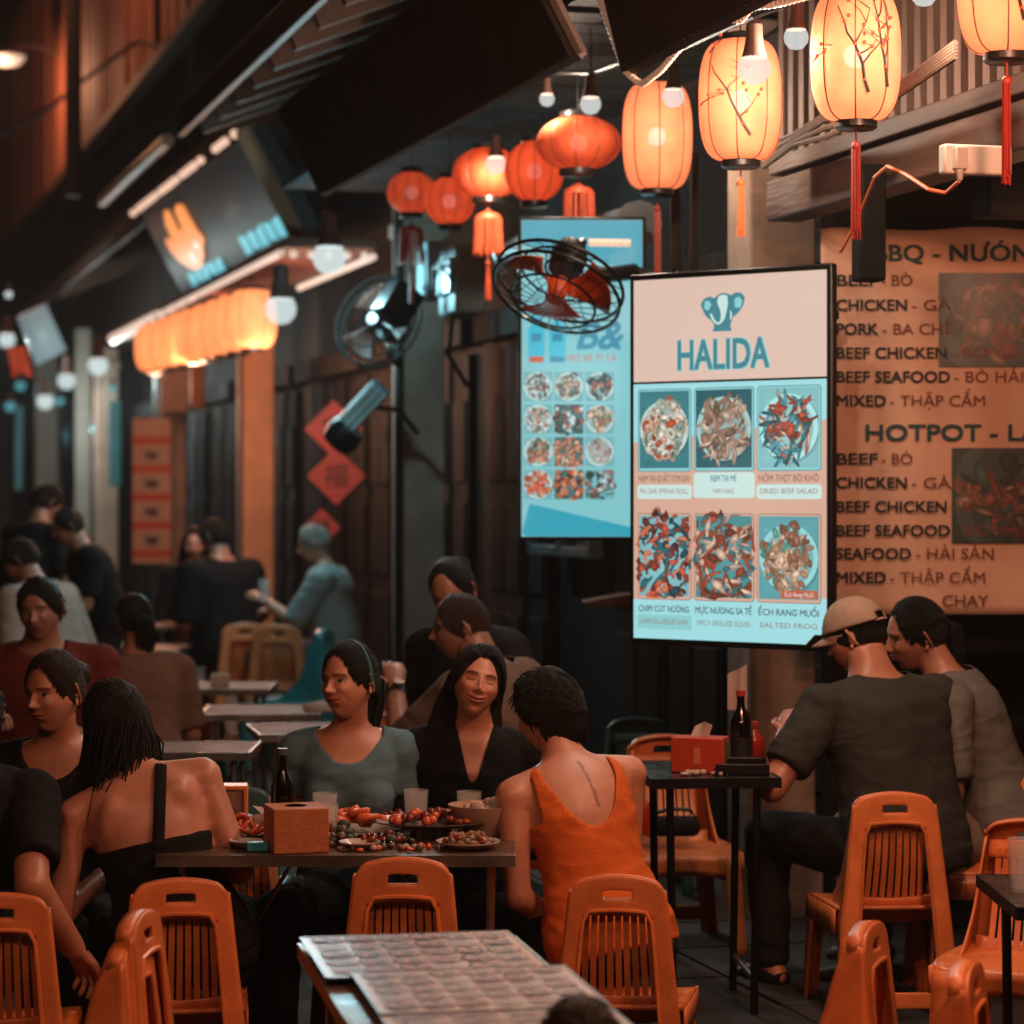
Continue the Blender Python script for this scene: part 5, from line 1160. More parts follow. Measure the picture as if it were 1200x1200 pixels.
def person(label, pos, heading, seat=.40, zf=0., male=False, sc=1., lean=8, side=0, curve=6, head=(0, 0, 0), hl=None, hr=None, eh=None, tone=(.42, .22, .14), hair='short', hm=None, top=None, top_m=None, pants=None, detail=True,
           smile=0., closed=False, stand=False, sleeve=.6, loose=.012, bust=True, legdir=0., group='people at the street tables', long_pants=True, head_sc=.91, wide=1., palm_l=(0, 0, -1), palm_r=(0, 0, -1), curl=.6, knees=None):
    t = thing('person', label, 'person', (pos[0], pos[1], zf), R(heading), group, sc)
    RG = RINGS_M if male else RINGS_F
    zp = (seat / sc + .10) if not stand else .90
    P0 = Vector((0, 0, zp))
    Rt = Matrix.Rotation(R(side), 3, 'Y') @ Matrix.Rotation(R(-lean), 3, 'X')
    def spine(tt): return P0 + Rt @ Vector((0, 0, tt)) + (Rt @ Vector((0, 1, 0))) * (R(curve) * max(tt, 0) ** 2 * .9)
    def frame(tt): return Rt @ Matrix.Rotation(-R(curve) * 1.8 * max(tt, 0) * .9, 3, 'X')
    def loft(mb, rings, inf=0., lo=-9, hi=9, n=28):
        rr = [(a, b_ * wide, c) for a, b_, c in rings if lo <= a <= hi]; vs_, fs = [], []
        for (tt, w0, d0) in rr:
            c = spine(tt); fr = frame(tt)
            for k in range(n):
                q = 2 * pi * k / n; cx, sy = cos(q), sin(q)
                vs_.append(c + fr @ Vector((np.sign(cx) * abs(cx) ** .85 * (w0 + inf), np.sign(sy) * abs(sy) ** .9 * (d0 + inf) + (.012 if .28 < tt < .42 and sy > 0 and not male else 0), 0)))
        for i in range(len(rr) - 1):
            for k in range(n): k2 = (k + 1) % n; fs.append((i * n + k, i * n + k2, (i + 1) * n + k2, (i + 1) * n + k))
        fs.append(tuple(range(n - 1, -1, -1))); fs.append(tuple((len(rr) - 1) * n + k for k in range(n)))
        mb.add(vs_, fs)
    # joints
    shx = (.168 if not male else .197) * wide; ua, fa = (.265, .235) if not male else (.29, .255)
    ra, rf, rw = (.046, .038, .026) if not male else (.054, .044, .031)
    arms = []
    for s, hw, pal in ((-1, hl, palm_l), (1, hr, palm_r)):
        S = spine(.425) + frame(.425) @ Vector((s * shx, 0, 0))
        Wt = Vector(hw) if hw is not None else Vector((s * .17, .30, zp + .02))
        hint = Vector((s * .35, -.35, -1)) if eh is None else Vector(eh[0 if s < 0 else 1])
        E, Wt = ik(S, Wt, ua, fa, hint); arms.append((s, S, E, Wt, pal))
    legs = []
    for s in (-1, 1):
        Hp = P0 + Vector((s * .088 * wide, .02, -.02))
        if stand: K = Hp + Vector((s * .01, .03, -.42)); An = K + Vector((0, -.02, -.40))
        else:
            kd = Vector((s * .10, .42, 0)); kd = Matrix.Rotation(R(legdir), 3, 'Z') @ kd
            K = Hp + kd; K.z = max(zp + .0, .46); An = Vector((K.x, K.y, .07)) + Matrix.Rotation(R(legdir), 3, 'Z') @ Vector((0, -.03, 0))
            if knees: K = Vector(knees[0 if s < 0 else 1][0]); An = Vector(knees[0 if s < 0 else 1][1])
        legs.append((s, Hp, K, An))
    # body
    b = MB(); loft(b, RG)
    for s, S, E, Wt, pal in arms:
        b.ball(S, ra * 1.12, 14, 10); cone(b, S, E, ra, rf); cone(b, E, Wt, rf * 1.04, rw)
        cone(b, spine(.44) + frame(.44) @ Vector((s * .05, -.005, .02)), S + Vector((0, 0, .008)), .045, .046)
    for s, Hp, K, An in legs:
        cone(b, Hp, K, .088, .062); cone(b, K, An, .060, .038); cone(b, An + Vector((0, -.03, -.03)), An + Vector((0, .13, -.045)), .034, .028)
    nb = spine(.49) + frame(.49) @ Vector((0, .0, 0))
    hy, hp_, hr_ = head
    HC = spine(.50) + frame(.5) @ Vector((0, .028, .140))
    RH = Matrix.Rotation(R(hy), 3, 'Z') @ Matrix.Rotation(R(-hp_), 3, 'X') @ Matrix.Rotation(R(hr_), 3, 'Y')
    cone(b, nb, HC + RH @ Vector((0, -.018, -.05)), .058 if male else .049, .054 if male else .046)
    for s in (-1, 1) if top != 'tank' else ():  # shoulder blades
        b.ball(spine(.365) + frame(.365) @ Vector((s * .080 * wide, -.066 if not male else -.078, 0)), (.050, .026, .075), 12, 10)
    if not male and bust:
        for s in (-1, 1): b.ball(spine(.315) + frame(.315) @ Vector((s * .066, .085, 0)), (.058, .05, .055), 14, 10)
    MH = RH.to_4x4(); MH.translation = HC; MH = MH @ Matrix.Scale(head_sc, 4)
    hb, hcol = head_mesh(male, smile, closed, tone, detail)
    tone3 = tuple(tone)
    def done_body(me):
        nv0 = len(me.vertices); k = np.empty(nv0 * 3); me.vertices.foreach_get('co', k)
        vs_ = [tuple(q) for q in k.reshape(-1, 3)]; fs = [tuple(p_.vertices) for p_ in me.polygons]; bpy.data.meshes.remove(me)
        bb = MB(); bb.add(vs_, fs); bb.add(hb.v, hb.f, MH); n1 = len(bb.v)
        for s, S, E, Wt, pal in arms: hand_mesh(bb, Wt, Wt - E, pal, -s if False else (1 if s < 0 else -1), curl, 1.0 if male else .92)
        m2 = bpy.data.meshes.new('body'); m2.from_pydata(bb.v, [], bb.f); m2.materials.append(SKIN)
        ca = m2.color_attributes.new('Col', 'FLOAT_COLOR', 'POINT')
        cols_ = np.ones((len(bb.v), 4)); cols_[:, :3] = tone3; cols_[nv0:nv0 + len(hcol), :3] = hcol
        ca.data.foreach_set('color', cols_.ravel()); finish(m2, True, 180); link('body', m2, t)
    remesh_job(b, .010 if detail else .016, 6, done_body)
    # lower garment
    if pants is not None:
        for s, Hp, K, An in legs:
            sh_ = MB(); sh_.tube([An + Vector((0, -.055, -.042)), An + Vector((0, 0, -.030)), An + Vector((0, .08, -.038)), An + Vector((0, .155, -.050))], [.030, .041, .040, .026], 12, True, .85); obj('shoe', sh_, SHOE, t)
        b2 = MB(); loft(b2, RG, .010, hi=.10 if top not in ('tank', 'cami') else -.03)
        for s, Hp, K, An in legs:
            cone(b2, Hp, K, .098, .074)
            if long_pants: cone(b2, K, K.lerp(An, .92), .074, .056)
        def done_p(me):
            wr = 7.
            dress(me, 'trousers', pants, .010 if detail else .006, None, None)
        remesh_job(b2, .014 if detail else .022, 4, done_p)
    invR = Rt.inverted()
    def dress(me, name, m, amp, cut, solid=.003):
        bm = bmesh.new(); bm.from_mesh(me); bpy.data.meshes.remove(me); bm.normal_update()
        if amp:
            for v in bm.verts:
                q = v.co; nn = mnoise.noise(Vector((q.x * 9 + pos[0] * 7, q.y * 9, q.z * 22))) * .6 + mnoise.noise(Vector((q.x * 22, q.y * 22 + pos[1], q.z * 40 + q.x * 20))) * .4
                v.co += v.normal * (nn * amp)
        if cut:
            dl = []
            for v in bm.verts:
                q = invR @ (v.co - P0)
                if cut(q.x, q.y, q.z, v.co): dl.append(v)
            bmesh.ops.delete(bm, geom=dl, context='VERTS')
            for _ in range(10):
                mv = []
                for v in bm.verts:
                    if v.is_boundary:
                        nb_ = [e.other_vert(v) for e in v.link_edges if e.is_boundary]
                        if len(nb_) == 2: mv.append((v, (nb_[0].co + nb_[1].co) / 2 * .5 + v.co * .5))
                for v, c in mv: v.co = c
        m2 = bpy.data.meshes.new(name); bm.to_mesh(m2); bm.free(); m2.materials.append(m); finish(m2, True, 180)
        o = link(name, m2, t)
        if solid: md = o.modifiers.new('s', 'SOLIDIFY'); md.thickness = solid; md.offset = 1
        return o
    # upper garment
    if top:
        b3 = MB(); loft(b3, RG, loose, lo=-.10 if top not in ('tank', 'cami') else -.05, hi=.52 if top != 'cami' else .52)
        if not male and bust:
            for s in (-1, 1): b3.ball(spine(.312) + frame(.312) @ Vector((s * .066, .085, 0)), (.060 + loose * .7, .052 + loose * .6, .058 + loose * .7), 14, 10)
        if top in ('tee', 'scoop', 'vneck', 'shirt'):
            for s, S, E, Wt, pal in arms:
                b3.ball(S, ra * 1.12 + loose * .9, 14, 10); e_ = S.lerp(E, min(sleeve, 1.))
                cone(b3, S, e_, ra + loose, (ra + (rf - ra) * min(sleeve, 1)) + loose * 1.1 + .003, cap=False); b3.ball(S, ra + loose, 12, 8)
                if sleeve > 1: b3.ball(E, rf + loose, 12, 8); cone(b3, E, E.lerp(Wt, sleeve - 1), rf + loose, rw + loose + .006, cap=False)
                cone(b3, spine(.44) + frame(.44) @ Vector((s * .05, -.005, .016)), S + Vector((0, 0, .006)), .045 + loose * .8, .046 + loose * .9)
        cuts = {
            'tee': lambda x, y, z, w_: z > .475 + .25 * abs(x) + (-.014 if y > .03 else .012) and abs(x) < .085,
            'shirt': lambda x, y, z, w_: z > .485 + .22 * abs(x) and abs(x) < .08,
            'scoop': lambda x, y, z, w_: abs(x) < .092 and (z > .412 + 8.5 * x * x if y > .02 else z > .465 + 4. * x * x),
            'vneck': lambda x, y, z, w_: abs(x) < .085 and (z > .345 + 3.4 * abs(x) if y > .03 else z > .475 + .3 * abs(x)),
            'tank': lambda x, y, z, w_: (z > .335 and abs(x) > .138 - .10 * max(0, z - .40)) or (abs(x) < .100 and (z > .335 + 13 * x * x if y > 0 else z > .300 + 14 * abs(x) ** 2.)),
            'cami': lambda x, y, z, w_: z > .30 - .10 * x if y < 0.02 else z > .34,
            'high': lambda x, y, z, w_: False}
        def done_t(me): dress(me, {'tee': 't_shirt', 'scoop': 't_shirt', 'vneck': 'blouse', 'tank': 'tank_top', 'cami': 'dress_top', 'shirt': 'shirt'}[top], top_m, .0075 if detail else .006, cuts[top])
        remesh_job(b3, .0085 if detail else .015, 5 if top != 'tank' else 3, done_t)
    # hair
    hm = hm or hair_black
    r_ = random.Random(int(abs(pos[0] * 1000)) + int(pos[1] * 77))
    HT0 = .080 if male else .086
    def gfun(x, y, z):                          # > 0 where hair grows: above an oval hairline and behind the ears
        g1 = (z - HT0 + (17 if male else 21) * x * x) * .62; g2 = np.minimum((.026 - y) * .8 + np.where(z < -.015, 1.35, .25) * (z + .015), (z + .088) * .8)
        return np.maximum(g1, g2)
    HR = MB()
    def shell(thick, gmin=-.004, dz=0., wav=.006, gf=gfun):
        A, V = head_dirs(*((170, 120) if detail else (96, 64))); x, y, z = head_base(A, V, male); pts = np.stack([x, y, z], -1); nv_, na_ = x.shape
        g_ = gf(x, y, z + dz); nr = pts / np.maximum(np.linalg.norm(pts, axis=-1, keepdims=True), 1e-6)
        off = np.zeros_like(g_)
        for j in range(nv_):
            for i in range(na_):
                q = Vector(nr[j, i]); rn = mnoise.noise(Vector((math.atan2(q.x, q.z + .3) * 9, q.y * 3, 3.1))) * .5 + mnoise.noise(Vector((math.atan2(q.x, q.z + .3) * 30, q.y * 5, 1.7))) * .5
                off[j, i] = rn
        g0 = max(gmin, -.006); th = (thick + wav * off) * sstep(g0 - .004, g0 + .034, g_) - .005 * (1 - sstep(g0 - .010, g0 + .003, g_ + .004 * off))
        pp = pts + nr * th[..., None]
        fs = []
        gq = g_ + .016
        for j in range(nv_ - 1):
            for i in range(na_):
                i2 = (i + 1) % na_
                if max(gq[j, i], gq[j + 1, i], gq[j, i2], gq[j + 1, i2]) > gmin: fs.append((j * na_ + i, (j + 1) * na_ + i, (j + 1) * na_ + i2, j * na_ + i2))
        HR.add([tuple(q) for q in pp.reshape(-1, 3)], fs, MH)
    def lock(pts, r0, r1, seg=5):
        n = len(pts); HR.tube([MH @ Vector(p_) for p_ in pts], [r0 + (r1 - r0) * (i / (n - 1)) for i in range(n)], seg)
    def tufts(n, L, up_=.2, zmin=-.05, thick=.012):
        for _ in range(n):
            a = r_.uniform(0, 2 * pi); v_ = r_.uniform(0, .72 * pi); x, y, z = [float(q) for q in head_base(np.array(a), np.array(v_), male)]
            if gfun(x, y, z) < .012 or z < zmin: continue
            nn = Vector((x, y, z)).normalized(); p0 = Vector((x, y, z)) + nn * (thick * .6)
            tg = Vector((r_.uniform(-.4, .4), r_.uniform(-1, .6), -.9)); tg = (tg - nn * tg.dot(nn)).normalized()
            lock([p0, p0 + nn * (L * up_) + tg * (L * .4), p0 + nn * (L * up_ * .9) + tg * (L * .9)], .0042, .0008)
    def surf(d, off):
        d = d.normalized(); A_ = math.atan2(d.x / .073, d.y / (.092 if d.y > 0 else .102)); z_ = d.z / (.118 if d.z > 0 else .112); h_ = math.hypot(d.x / .073, d.y / .097); V_ = math.atan2(h_, z_)
        p_ = Vector([float(q) for q in head_base(np.array(A_), np.array(V_), male)]); return p_ + p_.normalized() * off
    def follow(a, e, off, n=9, r0=.0042):
        HR.tube([MH @ surf(a.lerp(e, i / (n - 1)) + Vector((0, 0, .03 * sin(pi * i / (n - 1)))), off * min(1, .08 + 2.8 * i / (n - 1))) for i in range(n)], [r0 * min(1, .12 + 3 * i / (n - 1)) for i in range(n)], 4)
    def combed(n, tie):
        for _ in range(n):
            th = r_.uniform(-1, 1); w_ = r_.uniform(0, 1) ** 2.2       # round the hairline from ear to ear
            x_ = .069 * sin(th * 1.45); z_ = HT0 - 21 * x_ * x_ + .001 + r_.gauss(0, .004) + w_ * .05; z_ = min(z_, .112)
            y_ = .092 * math.sqrt(max(.02, 1 - (x_ / .0735) ** 2 - (z_ / .119) ** 2)); a = Vector((x_, y_, z_)); follow(a, Vector(tie) + Vector((r_.gauss(0, .008), 0, r_.gauss(0, .008))), .013 + r_.uniform(0, .007), r0=.0024)
    if hair in ('short', 'cap_short', 'stub'):
        shell({'short': .014, 'cap_short': .004, 'stub': .005}[hair], wav=.006 if hair == 'short' else .002)
        if hair == 'short': tufts(260 if detail else 90, .03, .3)
    elif hair == 'crop':                        # thick dark bob of the woman in the tank top
        shell(.028, gmin=-.005, wav=.010)
        tufts(650, .04, .14, -.09, .028)
        for _ in range(90):
            a = r_.uniform(.55 * pi, 1.45 * pi); x, y = .075 * sin(a), .095 * cos(a)
            lock([(x * 1.1, y * 1.1, .0), (x * 1.22, y * 1.22, -.05), (x * 1.05, y * 1.02 - .01, -.095 - r_.uniform(0, .015))], .009, .002)
    elif hair in ('pony', 'bun', 'band_pony'):
        shell(.014, gmin=.009, wav=.004)
        if detail: combed(850, (0, -.112, .012 if hair != 'bun' else .045))
        if hair == 'bun':
            for _ in range(40):
                a0, tl = r_.uniform(0, 2 * pi), r_.uniform(-.5, .5); c = Vector((0, -.115, .045))
                lock([c + Vector((.034 * cos(a0 + q) , .02 * tl + .012 * sin(2 * q), .034 * sin(a0 + q))) for q in np.linspace(0, 3.2, 8)], .009, .004)
        else:
            for _ in range(46):
                dx, dy = r_.gauss(0, .016), r_.gauss(0, .012)
                lock([(dx * .3, -.108, .02), (dx * .8, -.135 + dy, .005), (dx * 1.2 + .01, -.135 + dy, -.06), (dx * 1.1 + .012, -.118 + dy, -.12), (dx * .5 + .012, -.11 + dy * .5, -.165 - r_.uniform(0, .03))], .008, .002)
    elif hair in ('long', 'long_front'):
        shell(.016, wav=.008)
        n = 1000 if detail else 60
        for _ in range(n):
            a = r_.uniform(.38 * pi, 1.62 * pi); x, y = .078 * sin(a), .100 * cos(a); ll = r_.uniform(.8, 1.)
            wv = r_.gauss(0, .020); z0 = r_.uniform(-.02, .07)
            bk = RH.inverted() @ (frame(.4) @ Vector((0, -.13, 0)))
            def dn(k): # fall along gravity in head space
                return RH.inverted() @ Vector((0, 0, -k))
            p0 = Vector((x * 1.06, y * 1.06, z0)); p1 = Vector((x * 1.2, y * 1.15, z0 - .06)); p2 = p1 + dn(.10) + Vector((wv, wv * .5 - .01, 0)); p3 = p1 + dn(.22 * ll) + Vector((wv * 1.8 - x * .25, -.012, 0)); p4 = p1 + dn(.34 * ll) + Vector((wv * 2.2 - x * .4, -.005, 0))
            lock([p0, p1, p1.lerp(p2, .5) + Vector((r_.gauss(0, .006), r_.gauss(0, .006), 0)), p2, p2.lerp(p3, .5) + Vector((r_.gauss(0, .007), r_.gauss(0, .006), 0)), p3, p4], .0036, .001, 4)
    elif hair == 'loose_back':                  # long hair swept behind, face free
        shell(.014, gmin=-.002, wav=.006)
        if detail:
            for _ in range(650):                # from the parting down over the sides
                s = r_.choice((-1, 1)); ya = r_.uniform(-.09, .075); a = Vector((.012 + s * .004, ya, .118 * math.sqrt(max(.05, 1 - (ya / .1) ** 2)))); e = Vector((s * .078, min(.045, ya * .4 - .02 + r_.uniform(-.02, .02)), -.03))
                follow(a, e, .014 + r_.uniform(0, .006), r0=.0026)
        for _ in range(260):
            s = r_.choice((-1, 1)); x = s * r_.uniform(.03, .085); wv = r_.gauss(0, .008)
            lock([(x * .95, -.02 - .5 * (.085 - abs(x)), .05), (x * 1.12, -.035 - .6 * (.085 - abs(x)), -.02), (x * 1.15 + wv, -.05 - .5 * (.085 - abs(x)), -.09), (x * 1.1 + wv * 2, -.045, -.17), (x * .95 + wv * 2, -.05, -.25)], .0055, .0015)
    if HR.v:
        me = bpy.data.meshes.new('hair'); me.from_pydata(HR.v, [], HR.f); me.materials.append(hm); finish(me, True, 180); link('hair', me, t)
    return dict(root=t, MH=MH, spine=spine, frame=frame, arms=arms, P0=P0, Rt=Rt, legs=legs)
# ------------------------------------------------------------------ who sits where
def stool(label, x, y, zf=0., h=.385):
    t = thing('plastic_stool', label, 'stool', (x, y, zf), 0, 'low plastic stools under the diners')
    b = MB(); b.lathe([(.15, h - .03), (.155, h - .01), (.145, h), (.06, h - .006), (.02, h - .004)], 18); obj('seat', b, red_pl, t)
    for k in range(4):
        a = pi / 4 + k * pi / 2; l = MB(); l.tube([(.11 * cos(a), .11 * sin(a), h - .02), (.15 * cos(a), .15 * sin(a), 0)], [.022, .016], 8); obj('leg', l, red_pl, t)
jeans = cloth('dark jeans', '#15171b'); blackc = cloth('black cotton', '#0c0b0c'); beige = cloth('beige cotton trousers', '#8d7a6c'); darkpants = cloth('charcoal trousers', '#1c1a1b')
T1 = (.50, .215, .135); T2 = (.43, .18, .11); T3 = (.38, .155, .095)
# the woman in the teal T-shirt
p = person('smiling woman in teal T-shirt and headband glancing aside at the table', (-.475, 7.58), 180, .375, wide=.92, lean=6, side=0, head=(-36, -2, 4), hl=(-.13, .24, .70), hr=(.16, .20, .66), eh=((-.12, -.3, -1), (.12, -.3, -1)), tone=T1, hair='band_pony', top='scoop', top_m=cloth('teal jersey', '#5a7a86'), pants=jeans, smile=.6, sleeve=.46, loose=.009)
hb_ = MB(); hb_.tube([p['MH'] @ Vector((.086 * cos(a), -.010 + .004 * sin(a), .012 + .123 * sin(a))) for a in np.linspace(-.08, pi + .08, 26)], .0055, 6); obj('headband', hb_, mat('teal headband', '#1d5a5e', .6), p['root'])
stool('stool under the woman in the teal T-shirt', -.475, 7.58)
# the laughing woman in black
p = person('laughing woman in black V-neck blouse with closed eyes', (-.145, 7.62), 184, .375, lean=7, side=-3, head=(4, -6, -14), hl=(-.16, .22, .70), hr=(.10, .26, .72), tone=(.52, .225, .14), hair='loose_back', hm=hair_black, top='vneck', top_m=blackc, pants=jeans, smile=.95, closed=True, sleeve=.85, loose=.012)
stool('stool under the laughing woman in black', -.125, 7.62)
# tank top
p = person('woman in orange tank top seen from behind with script tattoo down her spine', (.265, 6.90), 22, .355, lean=15, side=-8, curve=9, head=(34, 16, -2), hl=(-.05, .20, .46), hr=(.06, .36, .66), eh=((-.7, -.5, -.3), (.05, -.3, -1)), tone=(.53, .235, .15), hair='crop', hm=hair_black, top='tank', top_m=cloth('orange ribbed cotton', (.62, .125, .018), .8), pants=jeans, loose=.006, wide=1.04)
tt = MB(); r_ = random.Random(4)
sp, fr = p['spine'], p['frame']
for k in range(26):                              # script tattoo: short strokes down the spine
    z = .47 - k * .0052; c = sp(z) + fr(z) @ Vector((.004 + .006 * sin(k * 1.7), 0, 0)); 
    yb = -.062 - .040 * sstep(.48, .36, z) - .004
    c = sp(z) + fr(z) @ Vector((.012 + .25 * (.47 - z) * .3, yb, 0)); tt.tube([c + fr(z) @ Vector((-.006 + r_.uniform(-.003, .003), 0, .003)), c + fr(z) @ Vector((.0, -.001, -.002)), c + fr(z) @ Vector((.006 + r_.uniform(-.004, .004), 0, .002))], .0009, 4)
TAT = (tt, p['root'])
# camisole woman
p = person('woman with long black hair and bare back in a strappy black dress', (-.85, 6.70), 14, .355, lean=12, side=-16, curve=8, head=(30, 12, -8), hl=(-.20, .26, .62), hr=(.16, .28, .70), tone=(.50, .22, .145), hair='long', hm=hair_black, top='cami', top_m=blackc, pants=blackc, loose=.007, wide=1.05)
st = MB(); sp, fr = p['spine'], p['frame']
def backp(x, z, o=.010):
    ring = np.interp(z, [q[0] for q in RINGS_F], [q[2] for q in RINGS_F]); w_ = np.interp(z, [q[0] for q in RINGS_F], [q[1] for q in RINGS_F])
    return sp(z) + fr(z) @ Vector((x, -(ring) * math.sqrt(max(0, 1 - (x / (w_ * 1.06)) ** 2)) - o, 0))
pts = [backp(.0 + .075 * k / 8, .27 + .21 * k / 8) for k in range(9)]
st.tube(pts, .016, 8, True, .25); obj('strap', st, blackc, p['root'])
# man at the left edge
person('man in black T-shirt seen from behind at the table corner', (-1.45, 6.46), -8, .37, male=True, lean=12, side=2, head=(20, 8, 0), hl=(-.2, .3, .66), hr=(.34, .06, .50), tone=T2, hair='short', top='tee', top_m=blackc, pants=darkpants, sleeve=.75, loose=.018)
# woman facing at the left
person('woman in dark jacket with tied-back brown hair looking down aside', (-1.29, 7.42), 176, .34, lean=8, head=(-26, 4, 3), hl=(-.14, .2, .70), hr=(.16, .25, .70), tone=T2, hair='bun', hm=hair_brown, top='scoop', top_m=blackc, pants=jeans, smile=.05, sleeve=1.7, sc=1.03)
stool('stool under the woman in dark jacket', -1.30, 7.42)
# man in the beige cap
p = person('broad man in dark grey T-shirt and beige cap seen from behind', (1.205, 7.80), 30, .38, P1, True, 1.03, lean=12, side=-2, curve=10, head=(30, 18, 0), hl=(-.26, .24, .80), hr=(.10, .30, .74), eh=((-.9, -.2, -1), (.8, -.2, -1)), tone=(.46, .19, .115), hair='cap_short', hm=hair_black, top='tee', top_m=cloth('dark grey cotton', '#34332f'), pants=darkpants, sleeve=.74, loose=.018, wide=1.08)
cp = MB(); MH = p['MH']
A, V = head_dirs(64, 40); x, y, z = head_base(A, V, True); pts = np.stack([x, y, z], -1) * np.array([1.14, 1.12, 1.0]) + np.array([0, 0, .018]); fs = []
nv_, na_ = x.shape
for j in range(nv_ - 1):
    for i in range(na_):
        i2 = (i + 1) % na_; c = pts[j:j + 2, [i, i2]].reshape(-1, 3).mean(0)
        hole = c[1] < -.06 and (abs(c[0]) / .038) ** 2 + ((c[2] - .040) / .028) ** 2 < 1 and c[2] > .040
        if c[2] > .034 and not hole: fs.append((j * na_ + i, (j + 1) * na_ + i, (j + 1) * na_ + i2, j * na_ + i2))
cp.add([tuple(q) for q in pts.reshape(-1, 3)], fs, MH); capm = cloth('beige cap twill', '#a58a78'); co = obj('cap', cp, capm, p['root'], angle=180); md = co.modifiers.new('s', 'SOLIDIFY'); md.thickness = .004
br = MB(); br.grid(lambda u, v: tuple(MH @ Vector((.080 * (2 * u - 1) * (1 - .15 * v), .075 * math.sqrt(max(0, 1 - (2 * u - 1) ** 2)) * (1 + .0) + .012 + .075 * v * math.sqrt(max(.05, 1 - .8 * (2 * u - 1) ** 2)), .040 - .022 * v - .02 * (2 * u - 1) ** 2))), 16, 5); bo = obj('brim', br, capm, co); bo.parent = co; md = bo.modifiers.new('s', 'SOLIDIFY'); md.thickness = .004
sb_ = MB(); sb_.tube([MH @ Vector((.085 * sin(a), -.113 * cos(a), .036)) for a in np.linspace(-.5, .5, 8)], .008, 6, True, .5); obj('cap_strap', sb_, capm, co)
# woman in grey
person('woman in grey T-shirt and beige trousers leaning towards the capped man', (1.57, 8.16), 76, .39, P1, False, 1.04, lean=17, side=-4, curve=10, head=(24, 12, -8), hl=(-.14, .34, .66), hr=(.12, .36, .66), tone=T3, hair='pony', hm=hair_black, top='tee', top_m=cloth('grey marl cotton', '#6a6660'), pants=beige, sleeve=.85, loose=.022, smile=.5)
# two behind the laughing woman
p = person('man with cropped hair stretching out a wristwatch arm', (.06, 9.0), 60, .40, male=True, lean=14, side=-2, curve=10, head=(35, 8, -4), hl=(-.06, .46, .86), hr=(.16, .40, .74), eh=((-.6, -.3, -1), (.5, -.3, -1)), tone=(.30, .135, .085), hair='stub', hm=hair_stub, top='tee', top_m=cloth('dusty brown cotton', '#6d5548'), pants=darkpants, sleeve=.95, loose=.022, sc=1.12)
wa = MB(); s, S, E, Wt, pal = p['arms'][0]; d = (Wt - E).normalized(); c = Wt - d * .03
wa.tube([c - d * .01, c + d * .01], .033, 14); wa.tube([c + Vector((-.01, -.02, .03)), c + Vector((-.012, -.022, .04))], .018, 12); obj('wristwatch', wa, steel, p['root'])
stool('stool under the man with cropped hair', .06, 9.0)
person('person with piled dark hair in dark clothes in the shadow', (-.10, 9.75), 150, .50, lean=14, head=(10, 26, 8), tone=T3, hair='bun', hm=hair_black, top='shirt', top_m=darkpants, pants=darkpants, sleeve=1.8, loose=.02, detail=False, sc=1.12)
stool('stool under the person with piled hair', -.10, 9.75, 0, .48)
# further back
person('man in dark red shirt facing the street from the far left table', (-1.80, 9.85), 186, .44, male=True, lean=10, head=(-14, 8, 4), hl=(-.1, .34, .72), hr=(.15, .33, .74), tone=(.33, .15, .10), hair='short', top='shirt', top_m=cloth('dark red cotton', '#64241a'), pants=darkpants, sleeve=.95, loose=.024, detail=False, sc=1.08)
stool('stool under the man in dark red shirt', -1.80, 9.85)
person('diner in brown top with low black ponytail seen from behind', (-1.50, 10.4), 12, .40, lean=12, side=-2, head=(18, 8, 0), tone=T3, hair='pony', hm=hair_black, top='tee', top_m=cloth('brown jersey', '#6b4a3c'), pants=darkpants, sleeve=.9, loose=.02, detail=False, sc=1.02)
person('person in white shirt bending over a far table', (-2.40, 13.7), 60, .56, male=True, lean=20, head=(25, 18, 0), tone=T2, hair='short', hm=hair_brown, top='shirt', top_m=cloth('white cotton', '#b09a8c'), pants=darkpants, sleeve=1.0, loose=.02, detail=False, sc=1.08)
stool('stool under the person in white shirt', -2.40, 13.7, 0, .54)
person('standing man in dark T-shirt reaching down at the street edge', (-3.12, 16.2), -40, .4, male=True, stand=True, lean=14, head=(-10, 22, 0), hl=(-.1, .40, .92), hr=(.2, .38, .90), tone=T2, hair='short', top='tee', top_m=darkpants, pants=darkpants, sleeve=.8, loose=.02, detail=False, sc=1.06)
person('person in black T-shirt leaning over a far table, head turned', (-2.42, 15.4), 110, .46, male=True, stand=True, lean=18, head=(0, 20, 0), hl=(-.12, .36, .85), hr=(.18, .30, .82), tone=T2, hair='short', top='tee', top_m=blackc, pants=darkpants, sleeve=.8, loose=.02, detail=False, sc=.98)
person('long-haired woman in black facing out from the far table', (-2.10, 17.1), 178, .46, P1, lean=8, head=(6, 6, 0), tone=T1, hair='loose_back', hm=hair_brown, top='vneck', top_m=blackc, pants=darkpants, sleeve=1.6, loose=.015, detail=False, sc=1.05)
stool('stool under the long-haired far woman', -2.10, 17.1, P1, .44)
person('man in black shirt with his back turned at the far table', (-1.80, 16.3), 40, .48, P1, True, lean=8, head=(20, 6, 0), tone=T2, hair='short', top='shirt', top_m=blackc, pants=darkpants, sleeve=1.0, loose=.03, detail=False, sc=1.10)
stool('stool under the man in black shirt', -1.80, 16.3, P1, .46)
person('elderly grey-haired man in pale blue shirt holding a glass', (-1.06, 15.6), 84, .48, P1, True, lean=4, curve=12, head=(10, 16, 0), hl=(-.05, .42, .86), hr=(.10, .36, .78), tone=(.46, .24, .155), hair='short', hm=hair_grey, top='shirt', top_m=cloth('pale blue cotton', '#8c9492'), pants=cloth('grey flannel', '#6a5c54'), sleeve=1.0, loose=.024, detail=False, sc=1.06, legdir=8)
